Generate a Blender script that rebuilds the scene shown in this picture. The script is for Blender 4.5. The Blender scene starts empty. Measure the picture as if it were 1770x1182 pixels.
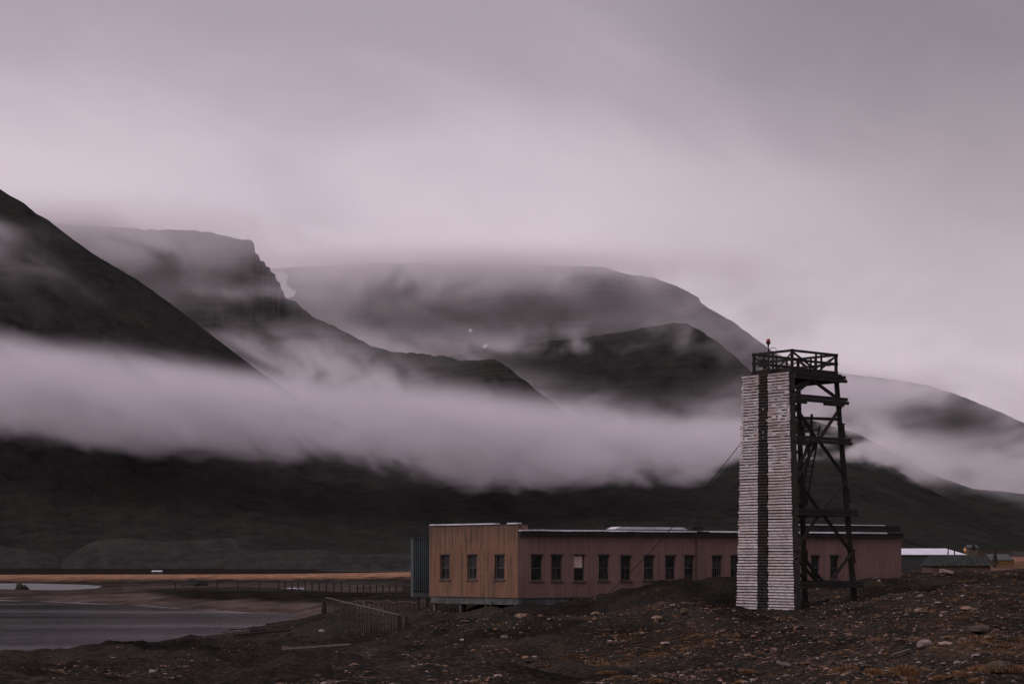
import bpy, bmesh, math, random
from mathutils import Vector, Matrix, noise as mnoise
R = math.radians
random.seed(7)
scene = bpy.context.scene

# ---------------------------------------------------------------- camera
F = 4000.0            # focal length in photo pixels (photo 1770 wide)
HY = 968.0            # horizon row in the photo
CZ = 5.0              # eye height above the water
K = F / 2400.0        # distances below are quoted for a shorter lens and scaled by this
def P(px, py, Y):     # photo pixel + distance -> point
    return Vector(((px - 885.0) / F * Y, Y, CZ + (HY - py) / F * Y))

cam_d = bpy.data.cameras.new("camera"); cam = bpy.data.objects.new("camera", cam_d)
scene.collection.objects.link(cam); scene.camera = cam
cam.location = (0, 0, CZ); cam.rotation_euler = (R(90), 0, 0)
cam_d.sensor_width = 36.0; cam_d.lens = F / 1770.0 * 36.0
cam_d.shift_y = (HY - 591.0) / 1770.0
cam_d.clip_start = 0.5; cam_d.clip_end = 30000

scene.view_settings.view_transform = 'Standard'; scene.view_settings.look = 'None'
scene.view_settings.exposure = 0.0; scene.view_settings.gamma = 1.0
scene.cycles.volume_bounces = 2
scene.cycles.max_bounces = 6; scene.cycles.diffuse_bounces = 2
scene.cycles.transparent_max_bounces = 16
scene.cycles.volume_step_rate = 2.0
scene.cycles.volume_preview_step_rate = 2.0
scene.cycles.volume_max_steps = 256

# ---------------------------------------------------------------- node helper
class NB:
    """tiny node builder working in shader and geometry trees"""
    def __init__(s, nt): s.nt = nt
    def n(s, t, **kw):
        x = s.nt.nodes.new(t)
        for k, v in kw.items(): setattr(x, k, v)
        return x
    def put(s, sock, v):
        if isinstance(v, bpy.types.NodeSocket): s.nt.links.new(v, sock)
        elif v is not None: sock.default_value = v
    def m(s, op, a, b=None, c=None, clamp=False):
        x = s.n('ShaderNodeMath', operation=op, use_clamp=clamp)
        s.put(x.inputs[0], a); s.put(x.inputs[1], b); s.put(x.inputs[2], c)
        return x.outputs[0]
    def vm(s, op, a, b=None):
        x = s.n('ShaderNodeVectorMath', operation=op)
        s.put(x.inputs[0], a); s.put(x.inputs[1], b)
        return x.outputs[0]
    def smooth(s, v, a, b):
        x = s.n('ShaderNodeMapRange', interpolation_type='SMOOTHSTEP')
        s.put(x.inputs['Value'], v); s.put(x.inputs['From Min'], a); s.put(x.inputs['From Max'], b)
        return x.outputs['Result']
    def lin(s, v, a, b, c=0.0, d=1.0):
        x = s.n('ShaderNodeMapRange')
        s.put(x.inputs['Value'], v); s.put(x.inputs['From Min'], a); s.put(x.inputs['From Max'], b)
        s.put(x.inputs['To Min'], c); s.put(x.inputs['To Max'], d)
        return x.outputs['Result']
    def noise(s, vec, scale, detail=4, rough=0.55, dist=0.0):
        x = s.n('ShaderNodeTexNoise')
        s.put(x.inputs['Vector'], vec); s.put(x.inputs['Scale'], scale); s.put(x.inputs['Detail'], detail)
        s.put(x.inputs['Roughness'], rough); s.put(x.inputs['Distortion'], dist)
        return x.outputs[0]
    def xyz(s, v):
        x = s.n('ShaderNodeSeparateXYZ'); s.put(x.inputs[0], v); return x.outputs
    def comb(s, a, b, c):
        x = s.n('ShaderNodeCombineXYZ'); s.put(x.inputs[0], a); s.put(x.inputs[1], b); s.put(x.inputs[2], c); return x.outputs[0]
    def mixc(s, f, a, b, mode='MIX'):
        x = s.n('ShaderNodeMix', data_type='RGBA', blend_type=mode)
        s.put(x.inputs[0], f); s.put(x.inputs[6], a); s.put(x.inputs[7], b); return x.outputs[2]
    def ramp(s, f, stops, interp='LINEAR'):
        x = s.n('ShaderNodeValToRGB'); s.put(x.inputs[0], f); r = x.color_ramp; r.interpolation = interp
        while len(r.elements) < len(stops): r.elements.new(0.5)
        for e, (p, c) in zip(r.elements, stops):
            e.position = p; e.color = c if len(c) == 4 else (*c, 1)
        return x.outputs[0]
    def curve(s, v, pts):
        """pts (0..1, 0..1) through a Float Curve node"""
        x = s.n('ShaderNodeFloatCurve'); s.put(x.inputs['Value'], v)
        c = x.mapping.curves[0]
        pts = sorted(pts)
        c.points[0].location = pts[0]; c.points[1].location = pts[-1]
        for p in pts[1:-1]: c.points.new(*p)
        for p in c.points: p.handle_type = 'AUTO_CLAMPED'
        x.mapping.use_clip = False
        x.mapping.update()
        return x.outputs[0]

def srgb(r, g, b):
    f = lambda c: ((c/255+0.055)/1.055)**2.4 if c/255 > 0.04045 else c/255/12.92
    return (f(r), f(g), f(b))

# ---------------------------------------------------------------- sky (world) and sun
SUN_EL, SUN_AZ = R(32), R(232)      # azimuth measured clockwise from +Y: behind the camera on the left
world = bpy.data.worlds.new("World"); scene.world = world; world.use_nodes = True
wb = NB(world.node_tree)
for x in list(world.node_tree.nodes): world.node_tree.nodes.remove(x)
wout = wb.n('ShaderNodeOutputWorld'); wbg = wb.n('ShaderNodeBackground')
wb.nt.links.new(wbg.outputs[0], wout.inputs[0])
tc = wb.n('ShaderNodeTexCoord').outputs['Generated']
sx, sy, sz = wb.xyz(tc)
sky = wb.n('ShaderNodeTexSky', sky_type='NISHITA'); sky.sun_disc = False
sky.sun_elevation = SUN_EL; sky.sun_rotation = SUN_AZ; sky.air_density = 2; sky.dust_density = 6
az = wb.m('MULTIPLY', wb.m('ARCTAN2', sx, sy), 1.667)                       # radians from +Y
el = wb.m('ARCSINE', sz)
# broad overcast: brightest low on the left and middle, darker high up and to the right
warp = wb.m('SUBTRACT', wb.noise(wb.vm('MULTIPLY', wb.comb(wb.m('ADD', sx, wb.m('MULTIPLY', sz, 0.9)), sy, sz), (5.5, 3.0, 8.0)), 1.3, 5, 0.48, 0.4), 0.5)
warp2 = wb.m('SUBTRACT', wb.noise(wb.vm('MULTIPLY', tc, (2.0, 2.0, 3.2)), 1.1, 3, 0.5), 0.5)
e2 = wb.m('ADD', el, wb.m('MULTIPLY', warp, 0.16))
lo = wb.smooth(e2, 0.25, 0.11)                      # 1 low, 0 high
SKYV = wb.m('ADD', 0.375, wb.m('MULTIPLY', lo, 0.30))
right = wb.smooth(wb.m('ADD', az, wb.m('MULTIPLY', warp2, 0.55)), -0.06, 0.26)
upR = wb.m('MULTIPLY', right, wb.smooth(el, 0.05, 0.16))
SKYV = wb.m('MULTIPLY', SKYV, wb.m('SUBTRACT', 1.0, wb.m('MULTIPLY', upR, 0.34)))
SKYV = wb.m('MULTIPLY', SKYV, wb.m('ADD', 1.0, wb.m('MULTIPLY', warp, 0.26)))
# an overcast sky is brightest overhead
SKYV = wb.m('MULTIPLY', SKYV, wb.m('ADD', 1.0, wb.m('MULTIPLY', wb.smooth(el, 0.26, 0.8), 1.55)))
tint = wb.mixc(lo, (1.01, 0.87, 1.02, 1), (1.04, 0.89, 0.98, 1))
over = wb.vm('MULTIPLY', tint, wb.comb(SKYV, SKYV, SKYV))
skyc = wb.vm('MULTIPLY', sky.outputs[0], (0.08, 0.08, 0.08))
col = wb.mixc(0.97, skyc, over)
wb.put(wbg.inputs['Color'], col); wbg.inputs['Strength'].default_value = 1.05

sun_d = bpy.data.lights.new("sun", 'SUN'); sun = bpy.data.objects.new("sun", sun_d); scene.collection.objects.link(sun)
sun_d.energy = 0.9; sun_d.angle = R(22); sun_d.color = (1.0, 0.93, 0.90)
_d = Vector((math.sin(SUN_AZ)*math.cos(SUN_EL), math.cos(SUN_AZ)*math.cos(SUN_EL), math.sin(SUN_EL)))
sun.rotation_euler = _d.to_track_quat('Z', 'Y').to_euler(); sun.location = (-60, -60, 80)

# ---------------------------------------------------------------- material / object helpers
def mat(name, fn=None, color=(0.2, 0.2, 0.2), rough=0.9, spec=0.3, metal=0.0):
    m = bpy.data.materials.new(name); m.use_nodes = True
    nb = NB(m.node_tree); b = m.node_tree.nodes['Principled BSDF']
    b.inputs['Base Color'].default_value = (*color, 1); b.inputs['Roughness'].default_value = rough
    b.inputs['Specular IOR Level'].default_value = spec; b.inputs['Metallic'].default_value = metal
    if fn: fn(nb, b)
    return m
def bump(nb, b, h, strength=0.5, dist=0.1):
    x = nb.n('ShaderNodeBump'); x.inputs['Strength'].default_value = strength; x.inputs['Distance'].default_value = dist
    nb.put(x.inputs['Height'], h); nb.put(b.inputs['Normal'], x.outputs[0])
def tag(o, label=None, cat=None, group=None, kind=None):
    if label: o['label'] = label
    if cat: o['category'] = cat
    if group: o['group'] = group
    if kind: o['kind'] = kind
    return o
BASE = {}
def mesh_obj(name, verts, faces, m, parent=None, smooth=False, loc=None):
    if parent is not None and loc is None:
        pl = BASE.get(parent.name, Vector((0, 0, 0))); verts = [Vector(v)-pl for v in verts]
    me = bpy.data.meshes.new(name); me.from_pydata([tuple(v) for v in verts], [], faces)
    if isinstance(m, (list, tuple)):
        for k in m: me.materials.append(k)
    elif m: me.materials.append(m)
    if smooth: me.polygons.foreach_set('use_smooth', [True]*len(me.polygons))
    me.update()
    o = bpy.data.objects.new(name, me); scene.collection.objects.link(o)
    if parent:
        o.parent = parent; BASE[o.name] = BASE.get(parent.name, Vector((0, 0, 0)))
    if loc is not None: o.location = loc
    return o
def empty(name, loc, label, cat, group=None, rz=0):
    o = bpy.data.objects.new(name, None); scene.collection.objects.link(o); o.location = loc; o.rotation_euler = (0, 0, rz)
    o.empty_display_size = 0.5; BASE[o.name] = Vector(loc)
    return tag(o, label, cat, group)
def fbm(x, y, z=0.0, oct=4, gain=0.5):
    a, s, f = 1.0, 0.0, 1.0
    for _ in range(oct):
        s += a*mnoise.noise(Vector((x*f, y*f, z*f+7.3*_))); a *= gain; f *= 2.07
    return s
def lerp_pts(pts, x):
    if x <= pts[0][0]: return pts[0][1]
    for (a, b), (c, d) in zip(pts, pts[1:]):
        if x <= c:
            t = (x-a)/(c-a); return b+(d-b)*t
    return pts[-1][1]
# ================================================================ MOUNTAINS
def rock_mat(name, base, warm, strata=0.0, k=1.0):
    def fn(nb, b):
        g = nb.n('ShaderNodeNewGeometry').outputs['Position']
        n1 = nb.noise(g, 0.012*k, 6, 0.6); n2 = nb.noise(nb.vm('MULTIPLY', g, (1, 1, 0.25)), 0.06*k, 6, 0.65)
        gx, gy, gz = nb.xyz(g)
        st = nb.noise(nb.comb(nb.m('MULTIPLY', nb.m('ADD', gx, nb.m('MULTIPLY', gz, 1.2)), 0.035*k), nb.m('MULTIPLY', gy, 0.004*k), nb.m('MULTIPLY', gz, 0.004*k)), 1.0, 7, 0.7, 0.5)
        c = nb.ramp(n1, [(0.3, tuple(0.65*v for v in base)), (0.55, base), (0.8, warm)])
        c = nb.mixc(nb.lin(n2, 0.35, 0.75), c, tuple(1.6*v for v in base)+(1,))
        c = nb.mixc(nb.m('MULTIPLY', nb.smooth(st, 0.50, 0.70), 0.25), c, tuple(1.9*v for v in warm)+(1,))
        c = nb.mixc(nb.m('MULTIPLY', nb.smooth(st, 0.45, 0.32), 0.35), c, tuple(0.45*v for v in base)+(1,))
        h = n2
        if strata:
            z = nb.xyz(g)[2]
            w = nb.noise(nb.comb(nb.m('MULTIPLY', nb.xyz(g)[0], 0.004), nb.m('MULTIPLY', nb.xyz(g)[1], 0.004), nb.m('MULTIPLY', z, 0.09)), 1.0, 4, 0.6)
            c = nb.mixc(nb.m('MULTIPLY', nb.lin(w, 0.4, 0.62), strata), c, tuple(1.7*v for v in warm)+(1,))
            h = nb.m('ADD', h, nb.m('MULTIPLY', w, 2.0))
        nb.put(b.inputs['Base Color'], c); bump(nb, b, h, 0.8, 6.0/k)
    return mat(name, fn, rough=0.95, spec=0.0)
M_A = rock_mat('near_slope_rock', (0.0185, 0.0186, 0.0165), (0.027, 0.0248, 0.021))
M_B = rock_mat('cliff_rock', (0.021, 0.0215, 0.0195), (0.029, 0.027, 0.024), strata=0.7, k=0.5)
M_C = rock_mat('far_rock', (0.022, 0.0225, 0.0205), (0.030, 0.028, 0.025), strata=0.12, k=0.35)

def mountain(name, m, ridge, depth, Yfront, py_base=968, nu=260, nv=70, amp=1.0, gscale=0.02, jag=0.0, cliff=0.0, shape=1.35, smooth=70):
    """ridge: photo outline of the crest; depth: distance of the crest along it; the face falls towards Yfront and behind to the valley"""
    px0, px1 = ridge[0][0], ridge[-1][0]
    depth = [(a, y*K) for a, y in depth]
    Yfront = [(a, y*K) for a, y in Yfront] if isinstance(Yfront, (list, tuple)) else Yfront*K
    gscale /= K
    V = []; Fc = []
    nb_ = 14
    dpx = (px1-px0)/nu
    for i in range(nu+1):
        px = px0+(px1-px0)*i/nu
        Yr = lerp_pts(depth, px); py = lerp_pts(ridge, px)
        py += jag*fbm(px*0.05, 3.1, 0, 4)
        Rz = CZ+(HY-py)/F*Yr
        pys = sum(lerp_pts(ridge, px+k*smooth/3) for k in range(-3, 4))/7
        Rs = min(CZ+(HY-pys)/F*Yr, Rz*1.12+10)
        Yf = lerp_pts(Yfront, px) if isinstance(Yfront, (list, tuple)) else Yfront
        zb = CZ+(HY-py_base)/F*Yf - 6
        for j in range(nv+1):
            t = j/nv
            Y = Yf+(Yr-Yf)*t
            s = t**shape
            if cliff > 0:            # upper part a stepped cliff, lower part scree
                c0 = 0.72
                if t > c0:
                    q = (t-c0)/(1-c0); st = 5
                    qq = (math.floor(q*st)+min(1, ((q*st) % 1)*3.0))/st
                    s = (c0**shape*(1-cliff)) + (1-c0**shape*(1-cliff))*qq
                    s = min(1, s)
                else: s = t**shape*(1-cliff)
            q_ = max(0, min(1, (t-0.78)/0.22)); q_ = q_*q_*(3-2*q_)
            z = zb+((Rs+(Rz-Rs)*q_)-zb)*s
            x = (px-885)/F*Y
            env = math.sin(math.pi*min(1, t))**0.8
            warp = 60*fbm(x*0.003, Y*0.003, 5.0, 2)
            g = 1-abs(fbm((x+warp)*gscale, Y*gscale*0.22, 1.0, 3, 0.5))*2
            z += amp*env*(g*0.5*(0.05*abs(Rz-zb)) + 0.02*abs(Rz-zb)*fbm(x*0.02, Y*0.02, 2.0, 4))
            V.append((x, Y, z))
        for j in range(1, nb_+1):
            t = j/nb_; Y = Yr+(t*0.35)*Yr
            V.append(((px-885)/F*Yr*(1+0.30*t), Y, Rz-(Rz+20)*t**0.9*1.0))
    n = nv+1+nb_
    for i in range(nu):
        for j in range(n-1):
            a = i*n+j; Fc.append((a, a+n, a+n+1, a+1))
    o = mesh_obj(name, V, Fc, m, smooth=True)
    return tag(o, kind='structure')

mountain('mountain', M_A, [(-260, 120), (-120, 235), (0, 327), (22, 341), (40, 350), (62, 369), (85, 381), (110, 402), (160, 438), (200, 462), (250, 492), (310, 536), (380, 590), (440, 636), (480, 663), (560, 716), (640, 755), (760, 775), (900, 785), (1050, 785), (1200, 780), (1350, 775), (1420, 772), (1480, 782), (1540, 806), (1600, 842), (1677, 882), (1740, 916), (1800, 940), (1900, 962)],
         [(-260, 2100), (0, 1900), (480, 1650), (700, 1500), (1100, 1450), (1500, 1400), (1900, 1300)], [(-260, 1000), (400, 950), (1200, 900), (1900, 850)], py_base=958, nu=520, nv=90, jag=1.2, gscale=0.016, amp=1.1)
mountain('mountain', M_B, [(-200, 380), (60, 386), (170, 391), (240, 396), (330, 398), (372, 403), (375, 405), (400, 410), (415, 414), (428, 416), (436, 417), (439, 421), (441, 438), (447, 441), (450, 450), (457, 451), (460, 461), (466, 462), (468, 471), (475, 474), (478, 484), (484, 488), (486, 500), (490, 503), (492, 515), (510, 521), (540, 548), (575, 562), (600, 575), (640, 598), (680, 608), (720, 611), (760, 614), (800, 624), (855, 621), (872, 630), (900, 652), (925, 672), (960, 700), (1020, 745), (1100, 800), (1200, 860)],
         [(-200, 2900), (440, 2750), (700, 2450), (860, 2300), (1200, 2200)], [(-200, 2150), (1200, 1900)], nu=900, nv=80, jag=2.6, cliff=0.0, amp=1.0, gscale=0.010, shape=1.2)
mountain('mountain', M_C, [(700, 640), (780, 615), (860, 600), (950, 590), (1050, 578), (1120, 566), (1165, 557), (1190, 560), (1240, 590), (1290, 634), (1340, 680), (1400, 735), (1470, 800)],
         [(700, 3350), (1470, 3200)], 2800, nu=200, nv=60, jag=2.5, gscale=0.008)
mountain('mountain', M_C, [(360, 480), (440, 466), (520, 461), (600, 457), (700, 455), (900, 458), (1040, 461), (1080, 473), (1130, 480), (1170, 494), (1207, 514), (1211, 524), (1260, 552), (1300, 580), (1340, 610), (1400, 655), (1450, 695), (1500, 735), (1600, 810)],
         [(360, 4300), (1600, 4200)], 3750, nu=300, nv=70, jag=1.8, gscale=0.006)
mountain('mountain', M_C, [(1380, 655), (1430, 642), (1460, 645), (1530, 654), (1600, 665), (1650, 680), (1700, 700), (1770, 730), (1900, 790), (2000, 840)],
         [(1380, 3500), (2000, 3300)], 2900, nu=160, nv=60, jag=2.0, gscale=0.008)
mountain('mountain', M_A, [(1380, 720), (1480, 748), (1560, 790), (1608, 819), (1683, 845), (1770, 853), (1900, 862), (2000, 880)],
         [(1380, 2300), (2000, 2200)], 1700, nu=160, nv=60, jag=1.5, gscale=0.012)
# ================================================================ GROUND AND WATER
import numpy as np
GP = [  # (photo column, distance / K, height above the water)
 (-200,10,3.3),(300,10,3.3),(900,10,3.35),(1500,10,3.4),(2000,10,3.5),
 (-200,20,3.1),(0,20,3.2),(300,20,3.2),(600,20,3.2),(900,20,3.2),(1200,20,3.25),(1500,20,3.3),(1770,20,3.4),(2000,20,3.4),
 (-200,45,1.3),(-200,66,0.3),(-200,74,-.5),(-200,100,-1.2),
 (0,30,2.4),(0,45,1.5),(0,58,1.0),(0,66,.35),(0,72,-.2),(0,90,-1.0),(0,130,-1.2),
 (150,45,1.5),(150,60,1.25),(150,76,0),(150,85,-.6),(150,120,-1.0),
 (300,30,2.5),(300,45,1.6),(300,60,1.35),(300,72,.7),(300,84,0),(300,100,-.6),(300,120,-.6),
 (400,60,1.3),(400,80,.7),(400,98,0),(400,115,-.4),(450,80,.7),(510,90,.85),(510,110,.25),(510,124,0),(460,125,-.2),
 (560,60,1.2),(560,95,1.3),(600,35,2.4),(650,40,2.0),(650,60,1.3),(650,80,1.6),
 (750,40,2.3),(750,56,2.25),(750,65,1.95),(745,76,2.1),(860,55,2.5),(860,63,2.4),(860,70,2.45),(800,76,2.2),
 (900,35,2.6),(900,52,2.7),(900,60,2.3),(900,72,2.55),(1000,40,2.5),(1000,54,2.95),(1000,61,2.4),(1000,70,2.65),
 (1100,54,3.1),(1100,61,2.7),(1100,69,3.4),(1200,35,2.8),(1200,54,3.15),(1200,60,2.95),(1190,69,3.72),
 (1290,50,2.9),(1300,62,2.5),(1285,69,3.7),(1379,60,2.55),(1478,65,3.3),(1478,50,3.05),(1400,76,3.75),(1560,80,3.95),(1520,60,3.45),
 (1600,45,3.35),(1600,62,3.55),(1600,75,3.85),(1770,45,3.7),(1770,62,3.9),(1770,75,4.2),(1770,90,4.3),(2000,60,4.2),(2000,90,4.5),
 (1600,130,3.75),(1770,130,3.85),(1600,300,3.6),(1770,300,3.75),(2000,300,4.2),(2000,130,4.2),(1450,35,3.1),(1770,30,3.5),
 (1100,85,3.0),(900,85,2.4),(1300,90,3.6),(900,130,1.8),(1200,130,2.8),(1100,300,2.6),(1400,300,3.4),
 (-200,180,0),(-200,200,.5),(-200,400,.4),(-200,460,.2),(-200,520,.15),
 (0,174,0),(0,190,.5),(0,225,.35),(0,245,-.12),(0,290,-.12),(0,330,.3),(0,400,.5),(0,460,.25),(0,500,.15),(0,700,.2),(0,900,.2),
 (100,167,0),(100,190,.5),(100,240,-.1),(100,280,-.1),(210,262,.1),(150,162,0),(300,146,0),(300,165,.5),(300,250,.45),(300,350,.5),(300,460,.35),(300,520,.15),
 (420,134,0),(515,128,-.02),(420,150,.6),(555,135,.7),(420,165,.95),(320,168,.9),(520,160,1.0),(600,115,1.0),(600,200,.6),(600,350,.7),(600,460,.8),(600,530,.3),(700,110,1.5),(700,150,1.0),(700,300,.9),(720,460,1.15),(740,540,.4),
 (400,900,.2),(400,700,.2),(800,900,.4),(1000,460,1.8),(1000,600,.5),(1300,600,4),(1300,900,6),(1600,600,5.8),(1770,600,7.0),(1770,900,12),(2000,900,13),(1000,900,1)]
_L = 5.0
_gx = np.array([(p[0]/170.0, math.log(p[1]*K)*_L) for p in GP]); _gz = np.array([p[2] for p in GP])
def _phi(r): return np.where(r > 1e-9, r*r*np.log(r+1e-12), 0.0)
_n = len(GP); _A = np.zeros((_n+3, _n+3)); _D = np.linalg.norm(_gx[:, None]-_gx[None], axis=2)
_A[:_n, :_n] = _phi(_D)+np.eye(_n)*0.02; _A[:_n, _n] = 1; _A[:_n, _n+1:] = _gx; _A[_n:, :_n] = _A[:_n, _n:].T
_w = np.linalg.solve(_A, np.concatenate([_gz, np.zeros(3)]))
def H0(px, Y):
    q = np.stack([np.asarray(px)/170.0, np.log(Y)*_L], -1)
    D = np.linalg.norm(q[..., None, :]-_gx, axis=-1)
    return _phi(D)@_w[:_n]+_w[_n]+q@_w[_n+1:]
def rough(X, Y):
    """lumps, ruts and stones of the ground, fading out with distance"""
    far = max(0.0, min(1.0, (210-Y)/60.0))
    a = 0.16*mnoise.noise(Vector((X*0.22, Y*0.10, 1)))+0.16*mnoise.noise(Vector((X*0.55, Y*0.22, 2)))+0.09*mnoise.noise(Vector((X*1.3, Y*0.6, 3)))
    b = 0.05*mnoise.noise(Vector((X*3.1, Y*1.6, 4)))+0.030*mnoise.noise(Vector((X*7.3, Y*4.0, 5)))
    near = max(0.0, min(1.0, (190-Y)/60.0))
    return (a*(1+1.0*near)+b)*(0.12+0.88*far)
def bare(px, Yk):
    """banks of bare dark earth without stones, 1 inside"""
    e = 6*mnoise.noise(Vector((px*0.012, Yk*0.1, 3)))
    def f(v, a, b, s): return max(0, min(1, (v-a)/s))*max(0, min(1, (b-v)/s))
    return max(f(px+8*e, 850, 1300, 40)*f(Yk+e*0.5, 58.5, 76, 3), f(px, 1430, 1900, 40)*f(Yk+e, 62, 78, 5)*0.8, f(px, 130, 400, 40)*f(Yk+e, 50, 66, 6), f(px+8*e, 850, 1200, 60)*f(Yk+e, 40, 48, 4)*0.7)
def ground_z(X, Y):
    px = 885+X/Y*F
    return float(H0(np.array([px]), np.array([Y]))[0])+rough(X, Y)
def hit(px, py, y0=30, y1=900):
    """the ground point seen at a photo pixel"""
    Y = y0
    while Y < y1:
        p = P(px, py, Y)
        if ground_z(p.x, Y) >= p.z: return Vector((p.x, Y, ground_z(p.x, Y)))
        Y *= 1.006
    p = P(px, py, y1); return p

def ground_fn(nb, b):
    g = nb.n('ShaderNodeNewGeometry').outputs['Position']
    a = nb.n('ShaderNodeVertexColor', layer_name='zone'); z = nb.n('ShaderNodeSeparateColor'); nb.put(z.inputs[0], a.outputs[0])
    n_f = nb.noise(g, 7.0, 6, 0.7); n_m = nb.noise(g, 1.1, 5, 0.62); n_l = nb.noise(nb.vm('MULTIPLY', g, (1, 0.5, 1)), 0.16, 4, 0.6)
    n_s = nb.noise(nb.vm('MULTIPLY', g, (1, 0.45, 1)), 0.05, 5, 0.6)
    dark = nb.ramp(n_f, [(0.33, (0.010, 0.0097, 0.008)), (0.50, (0.021, 0.019, 0.016)), (0.62, (0.044, 0.035, 0.028)), (0.75, (0.13, 0.10, 0.085))])
    moss = nb.ramp(n_f, [(0.33, (0.018, 0.014, 0.010)), (0.55, (0.044, 0.029, 0.019)), (0.75, (0.10, 0.060, 0.038))])
    c = nb.mixc(nb.m('MULTIPLY', nb.smooth(nb.m('ADD', nb.m('MULTIPLY', n_m, 0.6), nb.m('MULTIPLY', n_l, 0.4)), 0.50, 0.60), z.outputs[2]), dark, moss)
    sand = nb.ramp(n_m, [(0.3, (0.055, 0.041, 0.035)), (0.7, (0.085, 0.066, 0.057))])
    c = nb.mixc(z.outputs[0], c, sand)
    # dry orange grass flat by the far shore
    n_g = nb.noise(nb.vm('MULTIPLY', g, (0.22, 0.03, 0.0)), 1.0, 7, 0.75)
    gr = nb.ramp(n_g, [(0.36, (0.09, 0.050, 0.032)), (0.5, (0.23, 0.125, 0.078)), (0.64, (0.32, 0.175, 0.11))])
    gm = nb.m('MULTIPLY', z.outputs[1], nb.smooth(nb.m('ADD', n_g, nb.m('MULTIPLY', z.outputs[1], 0.25)), 0.52, 0.60))
    c = nb.mixc(gm, c, gr)
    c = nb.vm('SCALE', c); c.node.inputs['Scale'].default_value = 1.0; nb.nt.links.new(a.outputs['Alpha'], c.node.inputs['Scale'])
    lf = nb.lin(nb.noise(nb.vm('MULTIPLY', g, (1, 0.35, 1)), 0.28, 4, 0.6), 0.35, 0.62, 0.55, 1.3)
    c = nb.vm('MULTIPLY', c, nb.comb(lf, lf, lf))
    nb.put(b.inputs['Base Color'], c)
    x = nb.n('ShaderNodeBump'); x.inputs['Strength'].default_value = 0.9; x.inputs['Distance'].default_value = 0.06
    nb.put(x.inputs['Height'], nb.m('ADD', n_f, n_m)); nb.put(b.inputs['Normal'], x.outputs[0])
M_GROUND = mat('stony_ground', ground_fn, rough=1.0, spec=0.0)

def make_ground():
    pxs = list(range(-260, 2020, 5)); Ys = []; Y = 14.0
    while Y < 2200: Ys.append(Y); Y *= 1.0085 if Y < 260 else 1.02
    nP, nY = len(pxs), len(Ys)
    PX, YY = np.meshgrid(pxs, Ys, indexing='ij'); Z = H0(PX.ravel(), YY.ravel()).reshape(PX.shape)
    V = []; cols = []
    for i, px in enumerate(pxs):
        for j, Y in enumerate(Ys):
            X = (px-885)/F*Y; z = float(Z[i, j]); V.append((X, Y, z+rough(X, Y)))
            Yk = Y/K
            nn = 2*mnoise.noise(Vector((X*0.12, Y*0.05, 3)))
            sandm = max(0, min(1, (Yk-108)/10))*max(0, min(1, (300-Yk)/60))*max(0, min(1, (0.85-z)/0.2))*(1 if px < 700 else 0)
            if Yk > 182: sandm *= max(0, min(1, (0.75 if px > 210 else 0.45)-0.8*mnoise.noise(Vector((X*0.03, Y*0.05, 9)))))
            g = max(0, min(1, (Yk-300)/70))*(1 if z > -0.2 else 0)
            if px > 1300: g = max(0, min(1, (Yk-85)/60))*0.42 if Yk < 300 else 0.5*max(0, 1-(Yk-300)/500)
            mo = 0.55+0.45*max(-1, min(1, (px-950)/250))
            mo *= max(0, min(1, (150-Yk)/30)) if px < 1300 else 1
            if 250 < px < 740: sandm *= max(0, min(1, (0.80-z)/0.1)) if Yk < 200 else 1
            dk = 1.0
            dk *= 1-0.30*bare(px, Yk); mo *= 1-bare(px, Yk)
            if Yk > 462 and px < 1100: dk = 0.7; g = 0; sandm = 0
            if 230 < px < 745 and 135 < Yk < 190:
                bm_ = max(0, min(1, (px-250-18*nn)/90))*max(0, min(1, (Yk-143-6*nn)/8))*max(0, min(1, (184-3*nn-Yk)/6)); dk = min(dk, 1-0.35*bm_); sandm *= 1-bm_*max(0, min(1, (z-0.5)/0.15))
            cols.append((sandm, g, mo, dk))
    Fc = [(i*nY+j, (i+1)*nY+j, (i+1)*nY+j+1, i*nY+j+1) for i in range(nP-1) for j in range(nY-1)]
    o = mesh_obj('ground', V, Fc, M_GROUND, smooth=True)
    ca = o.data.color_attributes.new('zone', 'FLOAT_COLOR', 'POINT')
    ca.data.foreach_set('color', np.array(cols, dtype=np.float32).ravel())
    return tag(o, kind='structure')
make_ground()

def water_fn(nb, b):
    g = nb.n('ShaderNodeNewGeometry').outputs['Position']
    n1 = nb.noise(nb.vm('MULTIPLY', g, (0.35, 1.0, 1)), 1.6, 4, 0.6); n2 = nb.noise(nb.vm('MULTIPLY', g, (0.012, 0.07, 1)), 1.0, 3, 0.5)
    h = nb.m('ADD', n1, nb.m('MULTIPLY', n2, 2.5))
    bump(nb, b, h, 0.32, 0.045)
    # a breeze roughens the shallow lagoon
    wy = nb.xyz(g)[1]; wind = nb.m('MULTIPLY', nb.smooth(wy, 355, 375), nb.smooth(wy, 520, 490))
    nb.put(b.inputs['Roughness'], nb.m('ADD', nb.lin(n2, 0.40, 0.62, 0.05, 0.12), nb.m('MULTIPLY', wind, 0.30)))
M_WATER = mat('cold_water', water_fn, color=(0.012, 0.013, 0.014), rough=0.2, spec=0.5)
wv = [(-3000, -200, 0), (4000, -200, 0), (4000, 9000, 0), (-3000, 9000, 0)]
tag(mesh_obj('water', wv, [(0, 1, 2, 3)], M_WATER), kind='structure')

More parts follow.
